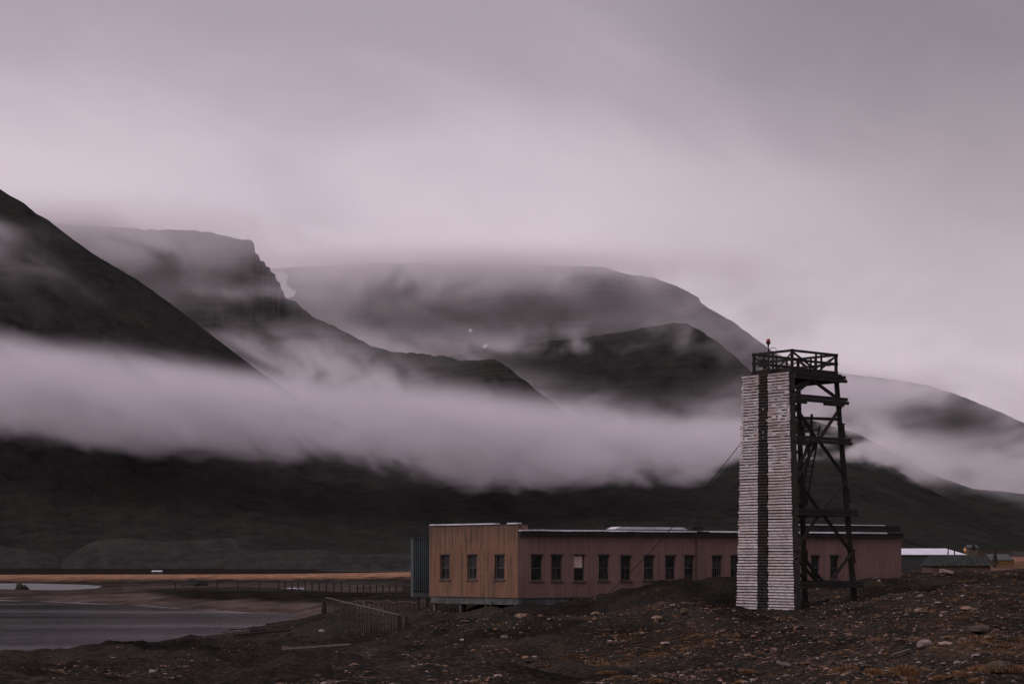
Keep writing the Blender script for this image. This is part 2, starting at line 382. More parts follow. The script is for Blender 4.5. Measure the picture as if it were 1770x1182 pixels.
# spoil terraces at the foot of the near slope
M_TERR = rock_mat('terrace_rubble', (0.024, 0.025, 0.0225), (0.040, 0.036, 0.030), k=2.0)
def terrace(name, pts, Yb, Yt, back):
    V = []; Fc = []; n = 5
    for i, (px, py) in enumerate(pts):
        j = 0.6*fbm(px*0.02, 0, 0, 3)
        top = P(px, py+j, Yt*K)
        xw = (px-885)/F
        V += [(xw*Yb*K, Yb*K, -3), (xw*(Yb*0.6+Yt*0.4)*K, (Yb*0.6+Yt*0.4)*K, top.z*0.38), tuple(top), tuple(P(px, py+0.4, (Yt+back)*K)), (xw*(Yt+back+60)*K, (Yt+back+60)*K, -3)]
    for i in range(len(pts)-1):
        for k in range(n-1): a = i*n+k; Fc.append((a, a+n, a+n+1, a+1))
    m = len(pts)-1
    Fc += [(0, 1, 2, 3, 4), tuple(m*n+k for k in (4, 3, 2, 1, 0))]
    return tag(mesh_obj(name, V, Fc, M_TERR), kind='structure')
def dens(pts, step=6):
    out = []; px = pts[0][0]
    while px <= pts[-1][0]: out.append((px, lerp_pts(pts, px))); px += step
    return out
terrace('embankment', dens([(-260, 930), (0, 944), (40, 948), (75, 952), (95, 960), (120, 969)]), 840, 870, 60)
terrace('embankment', dens([(106, 968), (125, 956), (155, 938), (172, 933), (215, 930), (250, 933), (300, 935), (345, 933), (372, 930), (412, 929), (428, 935), (445, 946), (460, 952), (470, 957)]), 800, 850, 60)
terrace('embankment', dens([(388, 968), (400, 960), (414, 953), (470, 951), (520, 950), (566, 950), (590, 958), (640, 957), (760, 955), (900, 956), (1000, 962)]), 770, 800, 50)

M_FOAM = mat('foam_line', None, color=(0.42, 0.39, 0.39), rough=0.7)
def foam(pts, w):
    V = []; n = 26; q = []
    for i in range(n+1):
        t = i/n*(len(pts)-1); k = min(int(t), len(pts)-2); f_ = t-k
        px, Yk = pts[k][0]+(pts[k+1][0]-pts[k][0])*f_, pts[k][1]+(pts[k+1][1]-pts[k][1])*f_
        Y = Yk*K; X = (px-885)/F*Y; ww = w*math.sin(math.pi*(0.04+0.92*i/n))*(0.6+0.5*mnoise.noise(Vector((X*0.5, 3, 1))))
        V += [(X, Y-ww, 0.012), (X, Y+ww, 0.012)]
    tag(mesh_obj('foam', V, [(2*i, 2*i+2, 2*i+3, 2*i+1) for i in range(n)], M_FOAM), kind='stuff')
def shore(px):
    Y = 200.0*K
    while Y > 110*K and H0(np.array([px]), np.array([Y]))[0]+rough((px-885)/F*Y, Y) > 0.0: Y -= 0.4
    return Y/K
foam([(p, shore(p)-0.3) for p in range(-60, 60, 20)], 1.2)
foam([(p, shore(p)-0.5) for p in range(70, 200, 16)], 0.7)
foam([(p, shore(p)-0.5) for p in range(225, 330, 15)], 0.5)
foam([(p, shore(p)-0.5) for p in range(352, 450, 12)], 0.6)
# ================================================================ shape helper
class MB:
    def __init__(s): s.v = []; s.f = []; s.mi = []
    def quad(s, a, b, c, d, mi=0):
        n = len(s.v); s.v += [Vector(a), Vector(b), Vector(c), Vector(d)]; s.f.append((n, n+1, n+2, n+3)); s.mi.append(mi)
    def hexa(s, p, mi=0):
        n = len(s.v); s.v += [Vector(q) for q in p]
        for f in ((0, 3, 2, 1), (4, 5, 6, 7), (0, 1, 5, 4), (1, 2, 6, 5), (2, 3, 7, 6), (3, 0, 4, 7)):
            s.f.append(tuple(n+k for k in f)); s.mi.append(mi)
    def box(s, o, U, V, W, mi=0):
        """corner o with edge vectors U, V, W"""
        o, U, V, W = Vector(o), Vector(U), Vector(V), Vector(W)
        s.hexa([o, o+U, o+U+V, o+V, o+W, o+U+W, o+U+V+W, o+V+W], mi)
    def beam(s, a, b, w, h=None, up=(0, 0, 1), mi=0):
        a, b = Vector(a), Vector(b); h = h or w; d = (b-a).normalized(); up = Vector(up)
        sd = d.cross(up)
        if sd.length < 1e-3: sd = d.cross(Vector((0, 1, 0)))
        sd.normalize(); u = sd.cross(d).normalized()
        s.box(a-sd*w/2-u*h/2, sd*w, u*h, b-a, mi)
    def tube(s, pts, r, n=8, mi=0, cap=True):
        pts = [Vector(p) for p in pts]; rings = []
        rr = r if isinstance(r, (list, tuple)) else [r]*len(pts)
        for i, p in enumerate(pts):
            d = (pts[min(i+1, len(pts)-1)]-pts[max(i-1, 0)]).normalized()
            sd = d.cross(Vector((0, 0, 1)))
            if sd.length < 1e-3: sd = Vector((1, 0, 0))
            sd.normalize(); u = sd.cross(d); k0 = len(s.v)
            for k in range(n):
                a = 2*math.pi*k/n; s.v.append(p+(sd*math.cos(a)+u*math.sin(a))*rr[i])
            rings.append(k0)
        for a, b in zip(rings, rings[1:]):
            for k in range(n): s.f.append((a+k, a+(k+1) % n, b+(k+1) % n, b+k)); s.mi.append(mi)
        if cap: s.f.append(tuple(rings[0]+k for k in range(n))[::-1]); s.mi.append(mi); s.f.append(tuple(rings[-1]+k for k in range(n))); s.mi.append(mi)
    def build(s, name, m, parent=None, smooth=False):
        o = mesh_obj(name, s.v, s.f, m, parent, smooth)
        if any(s.mi): o.data.polygons.foreach_set('material_index', s.mi)
        return o

# ================================================================ materials of the built things
def cladding(name, base, streak, lines=9.0, stain=0.5, light=None, top=None):
    """vertical corrugated sheets / boards with stains running down; c = distance along the wall in local coordinates"""
    def fn(nb, b):
        g = nb.n('ShaderNodeTexCoord').outputs['Object']; x, y, z = nb.xyz(g)
        u = nb.m('ADD', nb.m('MULTIPLY', x, 0.86), nb.m('MULTIPLY', y, -0.5 if lines > 0 else 0.5)); L = abs(lines)
        cu = nb.m('SINE', nb.m('MULTIPLY', u, L*2*math.pi/1.0))
        sheet = nb.n('ShaderNodeTexWhiteNoise', noise_dimensions='2D')
        nb.put(sheet.inputs['Vector'], nb.comb(nb.m('FLOOR', nb.m('MULTIPLY', u, 1.25)), nb.m('FLOOR', nb.m('MULTIPLY', z, 0.52)), 0))
        st = nb.noise(nb.comb(nb.m('MULTIPLY', u, 5.0), 0, nb.m('MULTIPLY', z, 0.30)), 1.0, 8, 0.8)
        bl = nb.noise(nb.comb(nb.m('MULTIPLY', u, 0.9), 0, nb.m('MULTIPLY', z, 0.8)), 1.0, 5, 0.65)
        c = nb.mixc(nb.lin(sheet.outputs[0], 0, 1, 0.0, 0.7), (*base, 1), tuple(0.72*v for v in base)+(1,))
        c = nb.mixc(nb.lin(bl, 0.45, 0.7, 0, 0.6), c, (*(light or tuple(1.35*v for v in base)), 1))
        c = nb.mixc(nb.m('MULTIPLY', nb.smooth(nb.m('ADD', nb.m('MULTIPLY', st, 0.7), nb.m('MULTIPLY', bl, 0.3)), 0.46, 0.60), stain), c, (*streak, 1))
        if top: c = nb.mixc(nb.m('MULTIPLY', nb.smooth(nb.m('ADD', z, nb.m('MULTIPLY', nb.m('SUBTRACT', st, 0.5), 5.0)), top, top+1.5), 0.65), c, tuple(1.3*v for v in streak)+(1,))
        seam = nb.m('LESS_THAN', nb.m('FRACT', nb.m('MULTIPLY', u, 1.25)), 0.03)
        seamh = nb.m('LESS_THAN', nb.m('FRACT', nb.m('MULTIPLY', z, 0.52)), 0.018)
        c = nb.mixc(nb.m('MULTIPLY', nb.m('MAXIMUM', seam, seamh), 0.35), c, (*streak, 1))
        nb.put(b.inputs['Base Color'], c); bump(nb, b, cu, 0.3, 0.02)
    return mat(name, fn, rough=0.8, spec=0.25)
M_ORANGE = cladding('orange_cladding', (0.180, 0.094, 0.061), (0.045, 0.033, 0.026), 8, 0.85, (0.25, 0.118, 0.068), 3.5)
M_PINK = cladding('maroon_cladding', (0.185, 0.109, 0.096), (0.085, 0.056, 0.050), -8, 0.6, (0.215, 0.118, 0.095))
M_GREEN = cladding('green_sheet_metal', (0.045, 0.057, 0.060), (0.018, 0.022, 0.024), 5, 0.5)
def wood_fn(c0, c1, c2=None, sc=6.0):
    def fn(nb, b):
        g = nb.n('ShaderNodeTexCoord').outputs['Object']
        n = nb.noise(nb.vm('MULTIPLY', g, (1, 1, 1)), sc, 6, 0.7); n2 = nb.noise(g, 0.9, 3, 0.6)
        c = nb.mixc(nb.lin(n, 0.35, 0.65), (*c0, 1), (*c1, 1))
        if c2: c = nb.mixc(nb.lin(n2, 0.45, 0.65, 0, 0.7), c, (*c2, 1))
        nb.put(b.inputs['Base Color'], c); bump(nb, b, n, 0.4, 0.02)
    return fn
M_TIMBER = mat('weathered_timber', wood_fn((0.012, 0.010, 0.009), (0.035, 0.030, 0.026), (0.022, 0.018, 0.015)), rough=0.9, spec=0.2)
M_TIMBER2 = mat('grey_timber', wood_fn((0.055, 0.048, 0.044), (0.13, 0.11, 0.10), (0.075, 0.06, 0.05)), rough=0.9)
M_REDWOOD = mat('rusty_board', wood_fn((0.042, 0.027, 0.022), (0.105, 0.064, 0.052), (0.055, 0.036, 0.030)), rough=0.9)
M_CONC = mat('grey_plinth', wood_fn((0.035, 0.036, 0.036), (0.12, 0.12, 0.12), (0.05, 0.05, 0.05), 2.0), rough=0.95)
M_ICE = mat('pale_sheet_metal', wood_fn((0.40, 0.40, 0.43), (0.62, 0.61, 0.66), None, 1.2), rough=0.5)
M_DARK = mat('dark_felt', wood_fn((0.012, 0.011, 0.011), (0.028, 0.024, 0.022), None, 1.5), rough=0.95)
M_ROOF = mat('tarred_roof', wood_fn((0.02, 0.02, 0.02), (0.05, 0.048, 0.048), None, 1.0), rough=0.9)
def glass_fn(nb, b):
    g = nb.n('ShaderNodeTexCoord').outputs['Object']; n = nb.noise(g, 1.7, 3, 0.6)
    nb.put(b.inputs['Base Color'], nb.mixc(nb.lin(n, 0.4, 0.6), (0.006, 0.006, 0.006, 1), (0.03, 0.028, 0.027, 1)))
M_GLASS = mat('dusty_dark_glass', glass_fn, rough=0.3, spec=0.12)
M_FRAME = mat('faded_frame', wood_fn((0.03, 0.027, 0.025), (0.085, 0.07, 0.063), None, 3), rough=0.9)
M_BOARDED = mat('pale_board', wood_fn((0.36, 0.26, 0.22), (0.50, 0.38, 0.33), None, 2), rough=0.9)

# ================================================================ ABANDONED BUILDING
A = Vector((P(895, 0, 74*K).x, 74*K, 0)); L = Vector((P(742, 0, 77.6*K).x, 77.6*K, 0)); Rr = Vector((P(1558, 0, 82.3*K).x, 82.3*K, 0))
ZB, ZT, ZW = 3.0, 6.88, 6.46
bld = empty('building', (A.x, A.y, 2.2), 'long low derelict building with rust orange end wall and maroon side wall', 'building')
uo = (L-A).normalized(); LO = (L-A).length; ul = (Rr-A).normalized(); LL = (Rr-A).length
no = Vector((-uo.y, uo.x, 0)); no = no if no.y < 0 else -no       # outward normals, towards the camera
nl = Vector((-ul.y, ul.x, 0)); nl = nl if nl.y < 0 else -nl
def pz(py, Y): return CZ+(HY-py)/F*Y
def along(px, O, u):
    """distance along a wall line where a photo column meets it"""
    k = (px-885)/F; return (k*O.y-O.x)/(u.x-k*u.y)
def wall(name, O, u, nrm, length, z0, z1, wins, m, parent, th=0.25):
    mb = MB(); cuts = sorted([0, length]+[c for w in wins for c in w[:2]])
    inn = -nrm*th
    for a, b in zip(cuts, cuts[1:]):
        w = next((w for w in wins if abs(w[0]-a) < 1e-6), None)
        if w:
            mb.box(O+u*a+Vector((0, 0, z0)), u*(b-a), inn, Vector((0, 0, w[2]-z0)))
            mb.box(O+u*a+Vector((0, 0, w[3])), u*(b-a), inn, Vector((0, 0, z1-w[3])))
        else: mb.box(O+u*a+Vector((0, 0, z0)), u*(b-a), inn, Vector((0, 0, z1-z0)))
    return mb.build(name, m, parent)
def window(O, u, nrm, w, parent, style=0, label=None):
    a, b, z0, z1 = w; rnd = random.Random(int(a*977))
    fr = MB(); t = 0.07; Z = Vector((0, 0, 1)); o = O+u*a-nrm*0.10
    dp = -nrm*0.06; wd = b-a; ht = z1-z0
    fr.box(o+Z*z0, u*t, dp, Z*ht); fr.box(o+u*(wd-t)+Z*z0, u*t, dp, Z*ht)
    fr.box(o+u*t+Z*(z1-t), u*(wd-2*t), dp, Z*t); fr.box(o+u*t+Z*z0, u*(wd-2*t), dp, Z*t)
    zm = z0+ht*0.46
    fr.box(o+u*t+Z*zm, u*(wd-2*t), dp*0.8, Z*0.06)
    if style in (1, 3): fr.box(o+u*(wd/2-0.02)+Z*(z0+t), u*0.045, dp*0.7, Z*(ht*0.46-t))
    if style == 2:
        for k in (0.3, 0.55, 0.75): fr.box(o+u*wd*k+Z*(z0+t), u*0.05, dp*0.5, Z*(ht*0.46-t)*rnd.uniform(0.6, 1))
    # sill and head trim stand proud of the wall
    fr.box(O+u*(a-0.08)+nrm*0.06+Z*(z0-0.09), u*(wd+0.16), -nrm*0.14, Z*0.08)
    fr.box(O+u*(a-0.05)+nrm*0.04+Z*(z1+0.01), u*(wd+0.10), -nrm*0.08, Z*0.06)
    f = fr.build('window', M_FRAME, parent)
    if label: f['label'] = label
    pn = MB(); q = o-nrm*0.05
    pn.box(q+u*t+Z*(z0+t), u*(wd-2*t), -nrm*0.012, Z*(ht-2*t))
    pn.build('pane', M_GLASS, f)
    if style == 4:
        bo = MB(); bo.box(o+nrm*0.03+u*0.05+Z*(zm+0.08), u*(wd-0.18), -nrm*0.02, Z*(z1-zm-0.14)); bo.build('board', M_BOARDED, f)
    return f
# orange end wall, three windows
ow = []
for px0, px1 in ((761, 777), (808, 824), (855, 872)):
    a, b = along(px1, A, uo), along(px0, A, uo); Yw = (A+uo*a).y
    ow.append((a, b, pz(1001, Yw), pz(959, Yw)))
ow.sort()
wall('end_wall', A, uo, no, LO, ZB, ZT, ow, M_ORANGE, bld)
for w, s in zip(ow, (0, 3, 1)): window(A, uo, no, w, bld, s)
lw = []
for px0, px1, y0, y1 in ((918, 938, 959, 1003), (953, 972, 959, 1003), (992, 1011, 959, 1004), (1035, 1053, 959, 1003), (1073, 1091, 960, 1003), (1113, 1131, 960, 1002), (1150, 1168, 960, 1002), (1183, 1200, 960, 1002),
                         (1231, 1248, 960, 1001), (1263, 1280, 960, 1001), (1308, 1325, 960, 1001), (1352, 1368, 960, 1001), (1402, 1417, 960, 1001), (1435, 1450, 960, 1001)):
    a, b = along(px0, A, ul), along(px1, A, ul); Yw = (A+ul*a).y
    lw.append((a, b, pz(y1, Yw), pz(y0, Yw)))
wall('side_wall', A, ul, nl, LL, ZB, ZW, lw, M_PINK, bld)
for i, w in enumerate(lw): window(A, ul, nl, w, bld, (0, 3, 4, 2, 1, 0, 3, 0, 2, 1, 0, 3, 0, 1)[i], 'window with a pale board over its upper half' if i == 2 else None)
Z = Vector((0, 0, 1)); DEP = 9.0
back_l = -nl*DEP
# far end wall, back wall
mb = MB(); mb.box(A+ul*(LL-0.25)-nl*0.25+Z*ZB, ul*0.25, -nl*(DEP-0.25), Z*(ZW-ZB)); mb.box(A-nl*DEP+Z*ZB, ul*LL, -nl*0.2, Z*(ZW-ZB)); mb.build('back_wall', M_PINK, bld)
mb = MB(); BL = L-no*8
mb.box(L-uo*0.25-no*0.25+Z*ZB, uo*0.25, -no*8, Z*(ZW-ZB)); mb.build('end_return', M_PINK, bld); mb = MB(); mb.box(A-no*0.25+Z*(ZW+0.02), uo*0.2, -no*0.45, Z*(ZT-ZW-0.02)); mb.build('parapet_return', M_PINK, bld)
mb = MB(); mb.box(A+Z*(ZT+0.003)-no*0.02, uo*LO, -no*0.7, Z*0.05); mb.box(A+uo*0.3+Z*(ZW-0.1)-no*0.26, uo*(LO-0.6), -no*7.7, Z*0.1); mb.build('roof', M_ROOF, bld)
# thin pale capping along the end wall, with a gap
mb = MB()
for p0, p1 in ((858, 744), (896, 878)):
    a, b = along(p0, A, uo), along(p1, A, uo)
    mb.box(A+uo*a+no*0.07+Z*(ZT+0.055), uo*(b-a), -no*0.30, Z*0.07)
mb.build('capping', M_ICE, bld)
# long roof, wavy pale edge sheets over a dark fascia
mb = MB(); n = 60
for i in range(n):
    a0, a1 = LL*i/n-0.0+0.05, LL*(i+1)/n
    if 19 < i*1.0 < 0: continue
    d0, d1 = 0.025*fbm(i*0.23, 1), 0.025*fbm((i+1)*0.23, 1)
    hh = 0.085+0.02*math.sin(i*0.37)
    o0 = A+ul*a0+nl*0.28; o1 = A+ul*a1+nl*0.28; zt = ZW+0.10
    px_mid = 885+o0.x/o0.y*F
    mi = 1 if 1203 < px_mid < 1222 else (1 if px_mid > 1532 else 0)
    mb.hexa([o0+Z*(zt+d0), o1+Z*(zt+d1), o1-nl*1.2+Z*(zt+0.03), o0-nl*1.2+Z*(zt+0.03), o0+Z*(zt+d0+hh*0.7), o1+Z*(zt+d1+hh*0.7), o1-nl*1.2+Z*(zt+0.09), o0-nl*1.2+Z*(zt+0.09)], mi)
mb.build('roof_edge', [M_ICE, M_DARK], bld)
mb = MB(); mb.box(A+ul*0.05+nl*0.22+Z*(ZW-0.14), ul*(LL-0.05), -nl*0.20, Z*0.235); mb.build('fascia', M_DARK, bld)
mb = MB(); o = A-nl*0.93+Z*(ZW+0.105)
mb.box(o, ul*LL, -nl*(DEP-0.9), Z*0.15); mb.build('roof', M_ROOF, bld)
# raised strips on the roof
def strip(px0, px1, back, z0, z1, m, name, slant=0.0):
    a, b = along(px0, A-nl*back, ul), along(px1, A-nl*back, ul)
    q = MB(); o = A-nl*back
    q.hexa([o+ul*a+Z*z0, o+ul*b+Z*z0, o+ul*b-nl*0.9+Z*z0, o+ul*a-nl*0.9+Z*z0, o+ul*(a+slant)+Z*z1, o+ul*(b-slant)+Z*z1, o+ul*(b-slant)-nl*0.9+Z*z1, o+ul*(a+slant)-nl*0.9+Z*z1])
    return q.build(name, m, bld)
strip(1062, 1190, 1.4, ZW+0.26, ZW+0.40, M_ICE, 'roof_light', 0.4)
strip(1196, 1216, 1.2, ZW+0.26, ZW+0.46, M_DARK, 'roof_vent')
strip(1384, 1556, 1.6, ZW+0.26, ZW+0.60, M_DARK, 'roof_ridge')
strip(1386, 1530, 1.55, ZW+0.603, ZW+0.65, M_ICE, 'ridge_cap')
mb = MB(); mb.tube([P(1391, 922, 77*K), P(1391, 905, 77*K)], 0.03); mb.tube([P(1391, 906, 77*K), P(1395, 903, 77*K)], 0.035); mb.build('vent_pipe', M_TIMBER, bld)
# plinth and short piers
mb = MB(); mb.box(A+Z*2.62-no*0.08, uo*(LO-0.05), -no*0.3, Z*0.36); mb.box(A+Z*2.3-nl*0.08+ul*0.1, ul*(LL-0.1), -nl*0.3, Z*0.67); mb.build('plinth', M_CONC, bld)
for k, px in enumerate((748, 765, 793, 812, 836)):
    a = along(px, A, uo); p = A+uo*a-no*(0.15 if k % 2 == 0 else 1.5)
    mb = MB(); mb.box(p+Z*1.5, uo*0.14, -no*0.14, Z*1.115); mb.build('pier', M_TIMBER2 if k in (0, 2) else M_TIMBER, bld)
mb = MB(); mb.box(A+uo*along(1, A, uo)*0+uo*0.3-no*3.5+Z*1.5, uo*(LO-1.2), -no*0.1, Z*1.1); mb.build('underfloor_wall', M_REDWOOD, bld)
# a thin drain pipe on the side wall
mb = MB(); a = along(1203, A, ul); mb.tube([A+ul*a+nl*0.07+Z*3.4, A+ul*a+nl*0.07+Z*6.25], 0.04); mb.build('drainpipe', M_REDWOOD, bld)

# ---------------------------------------------------------------- green sheet-metal shed at the left end
S0 = Vector((P(714, 0, 80*K).x, 80*K, 0)); S1 = Vector((P(744, 0, 80.06*K).x, 80.06*K, 0))
su = (S1-S0).normalized(); sn = Vector((-su.y, su.x, 0)); sn = sn if sn.y < 0 else -sn; SL = (S1-S0).length
shed = empty('shed', (S0.x, S0.y, 2.0), 'narrow grey green corrugated metal shed against the left end of the long building', 'shed')
mb = MB(); n = int(SL/0.11); zb, zt = pz(1021, 80*K), pz(930, 80*K)
for i in range(n):                       # corrugated profile, modelled
    a0, a1 = SL*i/n, SL*(i+1)/n; am = (a0+a1)/2
    for x0, x1, d0, d1 in ((a0, am, 0, 0.05), (am, a1, 0.05, 0)):
        mb.quad(S0+su*x0+sn*d0+Z*zb, S0+su*x1+sn*d1+Z*zb, S0+su*x1+sn*d1+Z*zt, S0+su*x0+sn*d0+Z*zt)
mb.box(S0-sn*0.01+Z*zb, su*SL, -sn*2.4, Z*(zt-zb)); mb.build('wall', M_GREEN, shed)
mb = MB(); mb.box(S0+su*-0.05+sn*0.08+Z*(zt+0.003), su*(SL+0.05), -sn*2.6, Z*0.05); mb.build('roof', M_GREEN, shed)
mb = MB(); mb.box(S0+Z*(zb-0.35)-sn*0.05, su*SL, -sn*2.2, Z*0.345); mb.build('base', M_CONC, shed)
for px in (722, 737):
    mb = MB(); p = S0+su*along(px, S0, su)-sn*0.1; mb.box(p+Z*1.4, su*0.14, -sn*0.14, Z*(zb-0.36-1.4)); mb.build('leg', M_TIMBER, shed)
# ================================================================ TIMBER LEADING-MARK TOWER
TA = Vector((P(1379, 0, 62*K).x, 62*K, 0)); TB = Vector((P(1293, 0, 63.7*K).x, 63.7*K, 0)); TC = Vector((P(1478, 0, 63.9*K).x, 63.9*K, 0))
TD = TB+(TC-TA); TO = (TA+TD)/2
Z0T, Z1T = 2.75, 13.47            # foot and deck
tower = empty('tower', (TO.x, TO.y, Z0T), 'tall tapering timber tower faced with white slats and a dark middle stripe', 'tower')
def cor(k, z):
    t = (z-Z0T)/(Z1T-Z0T); return TO+(k-TO)*(1-0.235*t)+Vector((-0.30*t, 0, z))
def fz(py): return CZ+(HY-py)/F*TA.y   # height seen at a photo row on the near leg
mk = lambda: MB()
# legs
for nm, kk in (('near', TA), ('left', TB), ('right', TC), ('far', TD)):
    mb = MB(); zf = ground_z(kk.x, kk.y)-0.5
    segs = [zf, 5.2, 8.0, 11.0, Z1T]
    for a, b in zip(segs, segs[1:]):
        pa, pb = cor(kk, a), cor(kk, b); w = 0.27-0.006*a
        mb.beam(pa, pb+(pb-pa).normalized()*0.002, w, w, up=(0, 1, 0))
    for a in segs[1:-1]:                     # scarf joints with a doubling timber and bolts
        p = cor(kk, a-0.35)+Vector((0.15, -0.02, 0)); q = cor(kk, a+0.3)+Vector((0.15, -0.02, 0)); mb.beam(p, q, 0.08, 0.13, up=(0, 1, 0))
        for dz in (-0.3, 0.25): c = cor(kk, a+dz); mb.beam(c+Vector((-0.17, -0.05, 0)), c+Vector((0.27, -0.05, 0)), 0.035)
    mb.build('leg', M_TIMBER, tower)
LV = [fz(1011), fz(884), fz(757), fz(685), fz(646)]     # ring-beam levels
def rim(z, k0, k1, ov0, ov1, off, w=0.17, h=0.20):
    a, b = cor(k0, z), cor(k1, z); u = (b-a).normalized(); n = Vector((u.y, -u.x, 0))
    if n.dot((a+b)/2-cor(TO, z)) < 0: n = -n
    return a-u*ov0+n*off, b+u*ov1+n*off
for li, z in enumerate(LV):
    for (k0, k1) in ((TA, TC), (TB, TD), (TA, TB), (TC, TD)):
        if li in (2, 3) and k0 is not TA: continue
        mb = MB()
        for dz, off in ((0.082, 0.19), (-0.082, 0.19)):
            if k0 is TA and k1 is TB: off = -0.22
            o1 = 0.42 if k1 is TC or k1 is TD else 0.2
            if k0 is TA and k1 is TB: o1 = 0.1
            p, q = rim(z+dz, k0, k1, 0.1, o1+(0.08 if dz < 0 else 0), off); p.z += (0.05*math.sin(li*2.1) if li == 3 and dz > 0 else 0)
            mb.beam(p, q, 0.14, 0.145)
        if k0 is TA and k1 is TC and li in (2, 3):     # short corbels under the beam
            p, q = rim(z-0.20, k0, k1, 0, 0, 0.17); mb.beam(p, p+(q-p)*0.22, 0.13, 0.12)
            if li == 3: mb.beam(q-(q-p)*0.38, q+(q-p)*0.04, 0.13, 0.12)
        mb.build('ring_beam', M_TIMBER, tower)
# diagonal braces: down from the middle of one ring to the legs, then back to the middle of the next
def brace(k0, k1, off, w=0.14):
    def pt(z, t):
        a, b = cor(k0, z), cor(k1, z); u = (b-a).normalized(); n = Vector((u.y, -u.x, 0))
        if n.dot((a+b)/2-cor(TO, z)) < 0: n = -n
        return a+(b-a)*t+n*off
    segs = [((646+6, 0.44), (683, 1.02)), ((646+6, 0.42), (680, 0.0)), ((646+6, 0.36), (672, -0.06)),
            ((694, -0.02), (757, 0.47)), ((696, 1.03), (757, 0.50)),
            ((760, 0.52), (820, 1.0)), ((760, 0.46), (832, 0.0)), ((760, 0.36), (812, 0.02)),
            ((822, 0.0), (884, 0.46)), ((826, 1.03), (884, 0.46)),
            ((884, 0.48), (958, 1.03)), ((884, 0.46), (952, -0.04)),
            ((950, 0.0), (1008, 0.46)), ((962, -0.04), (1008, 0.36)), ((955, 1.0), (1008, 0.56))]
    for (ya, ta), (yb, tb) in segs:
        a, b = pt(fz(ya), ta), pt(fz(yb), tb); mb = MB()
        mb.beam(a, b, 0.10 if k0 is TA and (ta, tb) == (1.03, 0.46) else w, 0.13, up=(0, 1, 0)); mb.build('brace', M_TIMBER, tower)
brace(TA, TC, 0.04); 
def brace_x(k0, k1, off):
    for z0, z1 in zip(LV, LV[1:]):
        for s in (0, 1):
            a = cor(k0 if s else k1, z0+0.2); b = cor(k1 if s else k0, z1-0.2); mb = MB(); mb.beam(a+Vector((0, off*(1 if s else -1), 0)), b+Vector((0, off*(1 if s else -1), 0)), 0.10, 0.12, up=(0, 1, 0)); mb.build('brace', M_TIMBER, tower)
brace_x(TB, TD, 0.06)
# horizontals of the inner stair landing seen above the third ring
for y0, ta, tb, w in ((718, 0.04, 0.98, 0.13), (733, 0.0, 0.36, 0.08), (743, 0.0, 0.36, 0.08)):
    mb = MB(); z = fz(y0); a = cor(TA, z)*(1-ta)+cor(TC, z)*ta; b = cor(TA, z)*(1-tb)+cor(TC, z)*tb; mb.beam(a+Vector((0, 0.35, -0.03)), b+Vector((0, 0.35, 0.04)), w, w); mb.build('landing_rail', M_TIMBER, tower)
mb = MB(); z = fz(740); c = cor(TA, z)*0.62+cor(TC, z)*0.38+Vector((0, 0.35, 0)); mb.beam(c+Vector((0, 0, -0.7)), c+Vector((0.05, 0, 0.75)), 0.11); mb.beam(c+Vector((-0.28, 0, -0.7)), c+Vector((-0.28, 0, -0.1)), 0.08); mb.build('landing_post', M_TIMBER, tower)
# ladder inside the frame
def inner(px, py, dy=1.2):
    return P(px, py, TA.y+dy)
def ladder(a0, a1, b0, b1, n):
    mb = MB(); mb.beam(a0, a1, 0.075, 0.10, up=(0, 1, 0)); mb.beam(b0, b1, 0.075, 0.10, up=(0, 1, 0))
    for i in range(n):
        t = (i+0.5)/n; mb.beam(a0.lerp(a1, t), b0.lerp(b1, t), 0.045)
    return mb.build('ladder', M_TIMBER, tower)
ladder(inner(1384, 873, 1.2), inner(1404, 742, 2.0), inner(1394, 873, 1.3), inner(1417, 736, 2.1), 15)
ladder(inner(1381, 815, 2.6), inner(1397, 762, 2.6), inner(1392, 815, 2.8), inner(1408, 762, 2.8), 6)
# deck and railings
mb = MB(); zt = Z1T
a, b, c, d = cor(TA, zt), cor(TB, zt), cor(TC, zt), cor(TD, zt)
def out(p, k): 
    q = cor(TO, zt); return q+(p-q)*k
pa, pb, pc, pd = out(a, 1.10), out(b, 1.06), out(c, 1.14), out(d, 1.1)
mb.hexa([pa, pc, pd, pb]+[p+Vector((0, 0, 0.07)) for p in (pa, pc, pd, pb)]); mb.build('deck', M_TIMBER, tower)
mb = MB()
for t in (0.12, 0.34, 0.56, 0.78): mb.beam(a.lerp(b, t)-Z*0.13, c.lerp(d, t)+(c-a).normalized()*0.3-Z*0.13, 0.14, 0.22)
mb.build('joist', M_TIMBER, tower)
def rr(k, z, s=1.0):
    p = cor(k, Z1T); q = cor(TO, Z1T); p = q+(p-q)*s; return Vector((p.x, p.y, z))
ZR = [Z1T+0.15, Z1T+0.55, Z1T+0.96]
